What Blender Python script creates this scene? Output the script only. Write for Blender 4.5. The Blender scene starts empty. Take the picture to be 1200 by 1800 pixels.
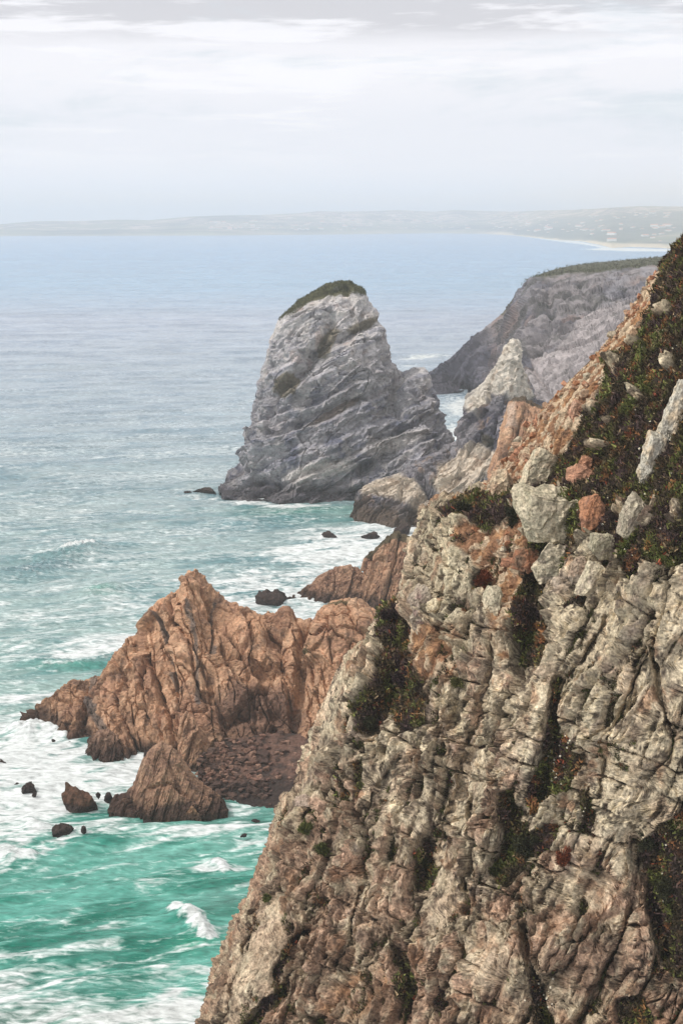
import bpy, math, random, time
import numpy as np
T0 = time.time()
rng = np.random.default_rng(7)
random.seed(7)
SC = bpy.context.scene
COL = SC.collection

# ------------------------------------------------------------------ camera
H = 110.0                       # camera height over the sea
FPX = 2500.0                    # focal length in photo pixels (50 mm lens)
PITCH = math.atan2(515.0, FPX)
CP, SP = math.cos(PITCH), math.sin(PITCH)


def ray(px, py):
    x = (np.asarray(px, float) - 600.0) / FPX
    y = (900.0 - np.asarray(py, float)) / FPX
    return x, CP + y * SP, -SP + y * CP


def P(px, py, D):
    dx, dy, dz = ray(px, py)
    k = np.asarray(D, float) / dy
    return np.stack(np.broadcast_arrays(dx * k, dy * k, H + dz * k), -1)


def PZ(px, py, z=0.0):
    dx, dy, dz = ray(px, py)
    k = (z - H) / dz
    return np.stack(np.broadcast_arrays(dx * k, dy * k, H + dz * k), -1)


def proj(p):
    x = p[..., 0]; y = p[..., 1]; z = p[..., 2] - H
    f = y * CP - z * SP
    u = y * SP + z * CP
    return 600.0 + FPX * x / f, 900.0 - FPX * u / f


# ------------------------------------------------------------------ noise
def hsh(ix, iy, iz, seed):
    h = (ix * np.uint32(374761393)) ^ (iy * np.uint32(668265263)) ^ (iz * np.uint32(3266489917)) ^ np.uint32((seed * 2654435761 + 12345) & 0xffffffff)
    h = (h ^ (h >> np.uint32(15))) * np.uint32(2246822519)
    h = (h ^ (h >> np.uint32(13))) * np.uint32(3266489917)
    return h ^ (h >> np.uint32(16))


_g = rng.normal(size=(64, 3)); _g /= np.linalg.norm(_g, axis=1)[:, None]
GR = _g.astype(np.float32)


def perlin(p, seed=0):
    p = np.asarray(p, np.float32)
    out = np.empty(len(p), np.float32)
    for s in range(0, len(p), 60000):
        q = p[s:s + 60000]
        i = np.floor(q); f = (q - i); i = i.astype(np.int32).astype(np.uint32)
        w = f * f * f * (f * (f * 6 - 15) + 10)
        acc = 0
        for a in (0, 1):
            wa = w[:, 0] if a else 1 - w[:, 0]
            for b in (0, 1):
                wb = wa * (w[:, 1] if b else 1 - w[:, 1])
                for c in (0, 1):
                    wc = wb * (w[:, 2] if c else 1 - w[:, 2])
                    g = GR[hsh(i[:, 0] + np.uint32(a), i[:, 1] + np.uint32(b), i[:, 2] + np.uint32(c), seed) & np.uint32(63)]
                    acc = acc + wc * (g[:, 0] * (f[:, 0] - a) + g[:, 1] * (f[:, 1] - b) + g[:, 2] * (f[:, 2] - c))
        out[s:s + 60000] = acc * 1.6
    return out


def fbm(p, scale, octs=4, seed=0, gain=0.5, ridge=False):
    p = np.asarray(p, np.float32) / np.float32(scale)
    o = 0; a = 1.0; t = 0
    for k in range(octs):
        n = perlin(p * np.float32(2.03 ** k) + np.float32(17.3 * k), seed + k)
        if ridge:
            n = 1 - 2 * np.abs(n)
        o = o + a * n; t += a; a *= gain
    return o / t


def voro(p, seed=0):
    """F1, F2, three random numbers of the cell, vector to the cell's point"""
    p = np.asarray(p, np.float32)
    n = len(p)
    F1o = np.empty(n, np.float32); F2o = np.empty(n, np.float32); R = np.empty((n, 3), np.float32); V = np.empty((n, 3), np.float32)
    for s in range(0, n, 60000):
        q = p[s:s + 60000]
        m = len(q)
        i = np.floor(q); f = q - i; i = i.astype(np.int32).astype(np.uint32)
        F1 = np.full(m, 9, np.float32); F2 = np.full(m, 9, np.float32)
        hid = np.zeros(m, np.uint32); vec = np.zeros((m, 3), np.float32)
        for a in (-1, 0, 1):
            for b in (-1, 0, 1):
                for c in (-1, 0, 1):
                    h = hsh(i[:, 0] + np.uint32(a & 0xffffffff), i[:, 1] + np.uint32(b & 0xffffffff), i[:, 2] + np.uint32(c & 0xffffffff), seed)
                    dx = f[:, 0] - (a + (h & np.uint32(1023)).astype(np.float32) / 1023)
                    dy = f[:, 1] - (b + ((h >> np.uint32(10)) & np.uint32(1023)).astype(np.float32) / 1023)
                    dz = f[:, 2] - (c + ((h >> np.uint32(20)) & np.uint32(1023)).astype(np.float32) / 1023)
                    d = np.abs(dx) + np.abs(dy) + np.abs(dz)
                    nr = d < F1
                    F2 = np.where(nr, F1, np.minimum(F2, d))
                    F1 = np.where(nr, d, F1)
                    hid = np.where(nr, h, hid)
                    vec[nr, 0] = dx[nr]; vec[nr, 1] = dy[nr]; vec[nr, 2] = dz[nr]
        F1o[s:s + 60000] = F1; F2o[s:s + 60000] = F2; V[s:s + 60000] = vec
        for k in range(3):
            hh = hsh(hid, hid >> np.uint32(7), np.uint32(k * 77) + hid * np.uint32(0), seed + 5)
            R[s:s + 60000, k] = (hh & np.uint32(65535)).astype(np.float32) / 65535
    return F1o, F2o, R, V


def sm(a, b, x):
    t = np.clip((x - a) / (b - a), 0, 1)
    return t * t * (3 - 2 * t)


def nrmz(v):
    return v / np.maximum(np.linalg.norm(v, axis=-1, keepdims=True), 1e-9)


def frame(L):
    L = nrmz(np.array(L, float)); a = nrmz(np.cross(L, (0.13, 1, 0.05))); b = np.cross(L, a)
    return np.stack([L, a, b], 0)


def blocks(p, size, L, aniso, seed, step=0.5, tilt=0.6, crack=0.12, cw=0.09, warp=0.25, fac=0.55, bev=0.16):
    warp = warp * 0.4
    """jointed rock: angular facets meeting in sharp edges, each block at its own level, some joints open"""
    M = frame(L)
    q = (p @ M.T) / size
    q[:, 0] /= aniso
    w = np.stack([fbm(q, 1.4, 2, seed + 11), fbm(q, 1.4, 2, seed + 21), fbm(q, 1.4, 2, seed + 31)], 1)
    F1, F2, R, V = voro(q + warp * w, seed)
    g = (R - 0.5) * 2
    e = F2 - F1
    s = sm(0, bev, e)
    h = (step * (R[:, 0] - 0.5) + tilt * (g[:, 1] * V[:, 1] + g[:, 2] * V[:, 2] + 0.5 * g[:, 0] * V[:, 0])) * s
    h = h + fac * (F1 - 0.6) * np.where(R[:, 2] > 0.35, 1.0, -0.8 * s)
    h = h - crack * (1 - sm(0, cw, e)) * (0.3 + 1.3 * R[:, 1])
    return (h * size).astype(np.float32), R, e


def joints(p, n, L, spacing, seed, amp=0.3, crack=0.25):
    """overlapping slabs: long parallel joints along L; each slab leans out and breaks off at its edge"""
    n = nrmz(np.array(n, float)); L = nrmz(np.array(L, float)); L = L - n * (L @ n)
    w = p - (p @ L)[:, None] * L * 0.78                         # noise drawn out along the joints
    u = (p @ n) / spacing + 0.75 * fbm(w, spacing * 3.5, 2, seed) + 0.04 * fbm(p, spacing * .5, 2, seed + 1)
    i = np.floor(u); f = u - i
    z = (i.astype(np.int32)).astype(np.uint32)
    along = np.floor((p @ L) / (spacing * 5) + 2.0 * ((hsh(z, z, z, seed) & np.uint32(255)).astype(np.float32) / 255) + 0.4 * fbm(p, spacing * 2, 2, seed + 2)).astype(np.int32).astype(np.uint32)
    r = (hsh(z, along, z * np.uint32(0), seed + 3) & np.uint32(1023)).astype(np.float32) / 1023
    A = 0.3 + 1.3 * r
    h = np.where(f < 0.9, f / 0.9, (1 - f) / 0.1) * A * amp
    e = np.minimum(f, 1 - f)
    mk = sm(-0.25, 0.25, fbm(p, spacing * 2.2, 2, seed + 4))
    h = h - crack * A * (0.15 + 1.1 * mk) * (1 - sm(0, 0.07, e))
    return (h * spacing).astype(np.float32), r


def srgb(r, g, b):
    c = np.array([r, g, b], float) / 255
    return np.where(c <= 0.04045, c / 12.92, ((c + 0.055) / 1.055) ** 2.4).astype(np.float32)


def mixc(a, b, t):
    t = np.asarray(t, np.float32)
    if t.ndim: t = t[:, None]
    return a * (1 - t) + b * t


# 2-D masks, measured with photo coordinates of the place a vertex stands
def seg_dist(x, y, pts):
    best = np.full(x.shape, 1e9)
    for (x0, y0), (x1, y1) in zip(pts[:-1], pts[1:]):
        dx, dy = x1 - x0, y1 - y0
        t = np.clip(((x - x0) * dx + (y - y0) * dy) / (dx * dx + dy * dy + 1e-9), 0, 1)
        best = np.minimum(best, np.hypot(x - x0 - t * dx, y - y0 - t * dy))
    return best


def inside(x, y, poly):
    c = np.zeros(x.shape, bool)
    n = len(poly)
    for i in range(n):
        x0, y0 = poly[i]; x1, y1 = poly[(i + 1) % n]
        if y0 == y1: continue
        cr = ((y0 > y) != (y1 > y)) & (x < (x1 - x0) * (y - y0) / (y1 - y0) + x0)
        c ^= cr
    return c


def pmask(x, y, poly, soft=8.0):
    ins = inside(x, y, poly)
    d = seg_dist(x, y, list(poly) + [poly[0]])
    d = np.where(ins, d, -d)
    return sm(-soft, soft, d)


def blob(x, y, cx, cy, rx, ry, rot=0):
    c, s = math.cos(math.radians(rot)), math.sin(math.radians(rot))
    dx, dy = x - cx, y - cy
    u = (dx * c + dy * s) / rx; v = (-dx * s + dy * c) / ry
    return np.exp(-(u * u + v * v))


# ------------------------------------------------------------------ mesh helpers
def mesh_from(name, V, Q, col=None, extra=None, mat=None, smooth=False, parent=None):
    me = bpy.data.meshes.new(name)
    V = np.asarray(V, np.float32); Q = np.asarray(Q, np.int32); k = Q.shape[1]
    me.vertices.add(len(V)); me.vertices.foreach_set('co', V.ravel())
    me.loops.add(Q.size); me.loops.foreach_set('vertex_index', Q.ravel())
    me.polygons.add(len(Q)); me.polygons.foreach_set('loop_start', np.arange(0, Q.size, k, dtype=np.int32))
    try:
        me.polygons.foreach_set('loop_total', np.full(len(Q), k, np.int32))
    except Exception:
        pass
    me.polygons.foreach_set('use_smooth', np.full(len(Q), smooth, bool))
    me.update(calc_edges=True)
    if col is not None:
        a = me.color_attributes.new('col', 'FLOAT_COLOR', 'POINT')
        c4 = np.ones((len(V), 4), np.float32); c4[:, :3] = np.clip(col, 0, 1)
        a.data.foreach_set('color', c4.ravel())
    for nm, arr in (extra or {}).items():
        a = me.attributes.new(nm, 'FLOAT', 'POINT'); a.data.foreach_set('value', np.asarray(arr, np.float32))
    if mat: me.materials.append(mat)
    o = bpy.data.objects.new(name, me); COL.objects.link(o)
    if parent: o.parent = parent
    return o


def gridq(nu, nv):
    i = np.arange(nu * nv).reshape(nu, nv)
    return np.stack([i[:-1, :-1], i[1:, :-1], i[1:, 1:], i[:-1, 1:]], -1).reshape(-1, 4)


def grid_normals(G):
    du = np.gradient(G, axis=0); dv = np.gradient(G, axis=1)
    return nrmz(np.cross(du, dv))


def blur0(a, k):
    c = np.cumsum(np.concatenate([np.repeat(a[:1], k + 1, 0), a, np.repeat(a[-1:], k, 0)], 0), 0)
    return (c[2 * k + 1:] - c[:-(2 * k + 1)]) / (2 * k + 1)


def even_out(G, G1, k=10, cap=4.0):
    """spread the grid's vertices so that steep steps of the displaced surface G1 get their share"""
    for ax in (1, 0):
        if ax == 0: G = G.transpose(1, 0, 2); G1 = G1.transpose(1, 0, 2)
        ds = np.linalg.norm(np.diff(G1[..., :3], axis=1), axis=2)
        md = np.median(ds, axis=1, keepdims=True) + 1e-6
        w = blur0(np.clip(ds / md, 0.5, cap), k)
        w = blur0(w.T, 2).T
        n = G.shape[1]
        t = np.concatenate([np.zeros((len(w), 1)), np.cumsum(w, 1)], 1); t /= t[:, -1:]
        ev = np.linspace(0, 1, n); idx = np.arange(n)
        A = np.empty_like(G); B = np.empty_like(G1)
        for r in range(len(G)):
            f = np.interp(ev, t[r], idx); i0 = np.minimum(f.astype(int), n - 2); fr = (f - i0)[:, None]
            A[r] = G[r, i0] * (1 - fr) + G[r, i0 + 1] * fr
            B[r] = G1[r, i0] * (1 - fr) + G1[r, i0 + 1] * fr
        G, G1 = A, B
        if ax == 0: G = G.transpose(1, 0, 2); G1 = G1.transpose(1, 0, 2)
    return np.ascontiguousarray(G)


def tag(o, label=None, cat=None, group=None, kind=None):
    if label: o['label'] = label
    if cat: o['category'] = cat
    if group: o['group'] = group
    if kind: o['kind'] = kind
    return o


# ------------------------------------------------------------------ materials
def new_mat(name):
    m = bpy.data.materials.new(name); m.use_nodes = True
    nt = m.node_tree; b = nt.nodes['Principled BSDF']
    return m, nt, b


def N(nt, t, **kw):
    n = nt.nodes.new(t)
    for k, v in kw.items():
        if hasattr(n, k): setattr(n, k, v)
        else: n.inputs[k].default_value = v
    return n


def rock_mat(name, grain=0.3, bump=0.08, bscale=1.0, var=0.5, rough=0.92):
    m, nt, b = new_mat(name); L = nt.links
    at = N(nt, 'ShaderNodeAttribute', attribute_name='col')
    tc = N(nt, 'ShaderNodeNewGeometry')
    n1 = N(nt, 'ShaderNodeTexNoise', Scale=1.0 / grain, Detail=6.0, Roughness=0.65)
    n2 = N(nt, 'ShaderNodeTexNoise', Scale=0.23 / grain, Detail=5.0, Roughness=0.6)
    L.new(tc.outputs['Position'], n1.inputs['Vector']); L.new(tc.outputs['Position'], n2.inputs['Vector'])
    r = N(nt, 'ShaderNodeMapRange'); r.inputs[1].default_value = 0.25; r.inputs[2].default_value = 0.75
    r.inputs[3].default_value = 1 - var; r.inputs[4].default_value = 1 + var
    L.new(n1.outputs['Fac'], r.inputs[0])
    mx = N(nt, 'ShaderNodeMix', data_type='RGBA', blend_type='MULTIPLY'); mx.inputs[0].default_value = 1
    L.new(at.outputs['Color'], mx.inputs[6]); L.new(r.outputs[0], mx.inputs[7])
    L.new(mx.outputs[2], b.inputs['Base Color'])
    b.inputs['Roughness'].default_value = rough
    b.inputs['Specular IOR Level'].default_value = 0.25
    bp = N(nt, 'ShaderNodeBump'); bp.inputs['Strength'].default_value = 0.9; bp.inputs['Distance'].default_value = bump
    ad = N(nt, 'ShaderNodeMath', operation='ADD')
    ml = N(nt, 'ShaderNodeMath', operation='MULTIPLY'); ml.inputs[1].default_value = 2.5
    L.new(n2.outputs['Fac'], ml.inputs[0]); L.new(ml.outputs[0], ad.inputs[0]); L.new(n1.outputs['Fac'], ad.inputs[1])
    L.new(ad.outputs[0], bp.inputs['Height']); L.new(bp.outputs[0], b.inputs['Normal'])
    return m


M_NEAR = rock_mat("lichened cliff rock", 0.22, 0.06, var=0.8)
M_MID = rock_mat('red granite', 0.6, 0.28, var=0.5)
M_FAR = rock_mat('grey limestone', 1.3, 0.5, var=0.42)
M_HEAD = rock_mat('headland rock', 3.5, 1.0, var=0.25)


def leaf_mat(name):
    m, nt, b = new_mat(name)
    at = N(nt, 'ShaderNodeAttribute', attribute_name='col')
    n1 = N(nt, 'ShaderNodeTexNoise', Scale=1.3, Detail=3.0)
    tc = N(nt, 'ShaderNodeNewGeometry'); nt.links.new(tc.outputs['Position'], n1.inputs['Vector'])
    r = N(nt, 'ShaderNodeMapRange'); r.inputs[1].default_value = 0.3; r.inputs[2].default_value = 0.7
    r.inputs[3].default_value = 0.6; r.inputs[4].default_value = 1.5
    nt.links.new(n1.outputs['Fac'], r.inputs[0])
    mx = N(nt, 'ShaderNodeMix', data_type='RGBA', blend_type='MULTIPLY'); mx.inputs[0].default_value = 1
    nt.links.new(at.outputs['Color'], mx.inputs[6]); nt.links.new(r.outputs[0], mx.inputs[7])
    nt.links.new(mx.outputs[2], b.inputs['Base Color'])
    b.inputs['Roughness'].default_value = 0.75; b.inputs['Specular IOR Level'].default_value = 0.2
    return m


M_LEAF = leaf_mat('heather leaves')


# ------------------------------------------------------------------ palettes (real surface colours)
CREAM = srgb(206, 186, 158); GREY = srgb(164, 150, 134); LICH = srgb(168, 160, 136); PALEL = srgb(206, 193, 167)
PINK = srgb(176, 144, 122); BROWN = srgb(120, 96, 78); ORNG = srgb(142, 106, 80); DARK = srgb(58, 48, 42); YEL = srgb(176, 156, 110)
SOILV = srgb(46, 38, 30)

# ------------------------------------------------------------------ FOREGROUND CLIFF
SIL = [(300, 1262), (360, 1236), (412, 1203), (450, 1177), (480, 1152), (520, 1124), (560, 1097), (600, 1064), (640, 1030), (680, 988),
       (700, 970), (740, 937), (780, 907), (800, 897), (820, 882), (845, 862), (862, 826), (876, 795), (886, 765), (900, 744), (930, 740),
       (960, 724), (1000, 718), (1030, 714), (1056, 708), (1063, 682), (1075, 670), (1100, 652), (1130, 642), (1150, 610), (1180, 592),
       (1220, 574), (1260, 557), (1300, 542), (1350, 527), (1395, 516), (1405, 497), (1440, 484), (1500, 464), (1560, 442), (1600, 424),
       (1650, 400), (1700, 380), (1750, 362), (1800, 347), (1900, 322), (2050, 290)]
SY = np.array([a for a, b in SIL], float); SX = np.array([b for a, b in SIL], float)


def tab(y, t):
    return np.interp(y, [a for a, b in t], [b for a, b in t])


DR = [(300, 124), (360, 122), (600, 114), (830, 105), (960, 101), (1100, 99), (1300, 98), (1600, 95), (1800, 92), (2050, 86)]
DS = [(300, 130), (360, 128), (600, 128), (800, 130), (900, 129), (1060, 126), (1200, 123), (1400, 119), (1600, 115), (1800, 110), (2050, 102)]

GULLY = [  # polyline, half width px, depth m
    ([(975, 930), (945, 1040), (920, 1180)], 26, 2.6),
    ([(982, 1195), (977, 1300), (955, 1420)], 13, 2.8),
    ([(690, 1070), (705, 1150), (685, 1225), (655, 1290)], 20, 2.6),
    ([(448, 1590), (430, 1650), (408, 1710), (398, 1800), (396, 1850)], 2.6, 1.3),
    ([(528, 1632), (498, 1680), (480, 1715)], 7, 2.6),
    ([(490, 1740), (462, 1765), (440, 1800)], 10, 2.6),
    ([(1065, 1085), (1040, 1130), (1005, 1190), (990, 1240)], 3.5, 1.1),
    ([(1130, 1150), (1095, 1230), (1060, 1330), (1045, 1400)], 3.5, 1.2),
    ([(1032, 1385), (1028, 1460)], 7, 2.0),
    ([(1180, 1290), (1150, 1200), (1140, 1130)], 6, 1.4),
    ([(870, 1110), (850, 1200), (835, 1290)], 4, 1.2),
    ([(830, 1290), (800, 1400), (760, 1520)], 6, 1.4),
    ([(780, 1050), (772, 1110)], 6, 2.0),
    ([(700, 1330), (665, 1385), (640, 1420)], 5, 1.5),
    ([(600, 1330), (590, 1400)], 4, 1.4),
    ([(560, 1230), (545, 1300)], 3, 1.0),
    ([(820, 1400), (830, 1470), (815, 1560)], 7, 2.0),
    ([(890, 1400), (895, 1480), (870, 1530)], 12, 1.8),
    ([(930, 1500), (990, 1540), (960, 1590)], 5, 1.2),
    ([(1120, 1480), (1150, 1580), (1170, 1680)], 22, 2.2),
    ([(640, 1560), (620, 1640), (600, 1700)], 6, 1.6),
    ([(750, 1480), (745, 1560)], 14, 2.2),
    ([(690, 1640), (720, 1740), (710, 1800)], 10, 1.8),
    ([(930, 1640), (945, 1720), (960, 1800)], 12, 2.0),
    ([(905, 1180), (885, 1290), (870, 1380)], 4, 1.0),
    ([(1120, 1000), (1090, 1060)], 4, 1.0),
]
BULGE = [  # cx, cy, rx, ry, rot, m towards the viewer
    (800, 1000, 55, 110, 0, 2.6), (860, 1150, 50, 90, 8, 1.5), (790, 930, 60, 35, 0, 1.5), (990, 1130, 40, 130, 20, 2.2),
    (1100, 1150, 50, 150, 22, 2.4), (1080, 1380, 60, 130, 18, 2.6), (925, 1280, 40, 110, 14, 1.6), (860, 1420, 40, 120, 18, 1.5),
    (780, 1650, 60, 90, 0, 1.5), (620, 1250, 50, 120, 10, 1.5), (480, 1650, 50, 120, 18, 1.2), (870, 1680, 70, 70, 0, 1.8),
    (1020, 1650, 90, 70, 0, 1.4), (1180, 1350, 40, 140, 0, 1.8), (740, 1300, 30, 120, 8, 1.0), (650, 1480, 60, 60, 0, 1.0),
]

VEG = [
    [(1215, 395), (1168, 470), (1132, 548), (1098, 600), (1062, 660), (1040, 715), (1012, 775), (985, 800), (940, 808), (905, 850), (905, 890),
     (935, 930), (930, 985), (915, 1040), (905, 1100), (915, 1172), (948, 1172), (960, 1095), (1000, 1015), (1012, 960), (1040, 935),
     (1085, 965), (1105, 1015), (1130, 1038), (1160, 1000), (1200, 990), (1500, 960), (1500, 300), (1260, 300)],
    [(770, 892), (800, 876), (850, 862), (900, 868), (905, 905), (868, 938), (835, 925), (810, 905), (778, 908)],
    [(668, 1062), (708, 1062), (718, 1100), (715, 1140), (738, 1185), (725, 1262), (700, 1292), (690, 1250), (665, 1290), (632, 1290), (626, 1248), (662, 1215), (676, 1150), (664, 1110)],
    [(966, 1196), (992, 1196), (988, 1290), (1028, 1330), (1000, 1390), (960, 1420), (935, 1430), (925, 1400), (945, 1345), (962, 1290)],
    [(1200, 1430), (1160, 1450), (1120, 1480), (1140, 1530), (1130, 1570), (1145, 1640), (1165, 1700), (1200, 1730), (1500, 1700), (1500, 1430)],
    [(875, 1395), (905, 1380), (905, 1440), (925, 1460), (960, 1440), (985, 1450), (975, 1490), (925, 1520), (890, 1560), (870, 1550), (885, 1490), (872, 1440)],
    [(1018, 1392), (1034, 1385), (1036, 1440), (1026, 1465), (1015, 1440)],
    [(505, 1645), (535, 1630), (515, 1670), (485, 1730), (478, 1715)], [(468, 1745), (500, 1728), (488, 1770), (455, 1790), (440, 1810), (445, 1780)],
    [(728, 1500), (760, 1480), (768, 1530), (755, 1570), (730, 1560)], [(600, 1360), (608, 1390), (596, 1430), (590, 1400)],
    [(830, 1020), (850, 1000), (862, 1030), (850, 1045), (832, 1040)], [(690, 1690), (730, 1660), (725, 1740), (700, 1790), (690, 1750)],
    [(935, 1720), (960, 1740), (975, 1800), (960, 1850), (940, 1790)], [(620, 1340), (650, 1330), (640, 1380), (622, 1400)],
    [(1090, 1760), (1130, 1740), (1160, 1800), (1120, 1830), (1090, 1800)], [(905, 1580), (935, 1575), (930, 1620), (905, 1630)],
]
VSTR = [1, .7, 1, .95, .9, .85, 1, .9, .9, .9, .8, .8, .55, .8, .6, .7, .5]
SOIL = [
    [(1130, 500), (1165, 465), (1150, 520), (1110, 580), (1075, 640), (1050, 700), (1025, 760), (990, 795), (945, 805), (900, 850), (870, 875), (840, 880), (885, 815), (905, 775), (970, 695), (1060, 600)],
    [(790, 925), (850, 915), (910, 900), (935, 960), (920, 1040), (900, 1100), (860, 1060), (845, 1000), (800, 960)],
    [(1000, 850), (1070, 860), (1060, 940), (1000, 930)],
    [(705, 1090), (790, 1100), (800, 1170), (735, 1200)],
    [(860, 1040), (905, 1030), (905, 1110), (880, 1180), (850, 1120)],
    [(560, 1720), (700, 1680), (680, 1800), (560, 1800)],
]
SSTR = [1, .85, .7, .6, .5, .4]


RIBS = [(1120, 598, 12, 24, 22), (1084, 648, 10, 22, 25), (1168, 545, 6, 18, 22), (1048, 705, 9, 24, 22), (1062, 790, 16, 6, -25), (1150, 905, 10, 30, 14), (1090, 890, 7, 24, 12),
        (1180, 640, 5, 16, 20), (1075, 740, 6, 14, 20), (1196, 910, 8, 22, 10), (985, 860, 8, 10, 0), (1020, 690, 8, 18, 25), (1130, 700, 6, 10, 0)]


def veg_mask(x, y, wob):
    m = np.zeros(x.shape)
    for p, s in zip(VEG, VSTR):
        m = np.maximum(m, s * pmask(x + wob * 16, y + wob * 12, p, 9))
    for cx, cy, rx, ry, rot in RIBS: m = m * (1 - 0.95 * np.clip(1.4 * blob(x + wob * 6, y + wob * 6, cx, cy, rx, ry, rot), 0, 1))
    return m


CALM = [(1005, 1120, 34, 100, 25), (1100, 1370, 50, 130, 18), (1150, 1220, 34, 90, 15), (785, 1010, 42, 80, 0), (925, 1260, 28, 90, 12), (590, 1260, 24, 80, 12),
        (450, 1700, 40, 120, 20), (1060, 1110, 26, 90, 22), (870, 1190, 26, 60, 15), (830, 1390, 26, 90, 18), (660, 1400, 30, 70, 10), (1180, 1080, 30, 60, 20),
        (780, 1560, 28, 90, 18), (930, 1420, 22, 60, 20), (860, 1690, 40, 50, 0), (700, 1230, 18, 60, 5), (1030, 1560, 40, 36, 0), (745, 1420, 20, 70, 10), (900, 1010, 5, 5, 0)]


def calm_mask(px, py):
    m = np.zeros(px.shape)
    for cx, cy, rx, ry, rot in CALM: m = np.maximum(m, blob(px, py, cx, cy, rx * 1.15, ry * 1.1, rot))
    return m


def fg_depth(X, Y):
    sx = np.interp(Y, SY, SX)
    dr, ds = tab(Y, DR), tab(Y, DS)
    d = X - sx
    w = np.clip(d / np.maximum(1250 - sx, 60), 0, 3)
    D = ds + (dr - ds) * (1 - (1 - np.clip(w, 0, 1)) ** 1.25) - np.clip(w - 1, 0, 2) * 8
    D = D + 7.0 * np.exp(-d / 14.0) + 3.0 * np.exp(-d / 50.0)
    for cx, cy, rx, ry, rot, a in BULGE:
        D = D - a * blob(X, Y, cx, cy, rx, ry, rot)
    return D


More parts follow.
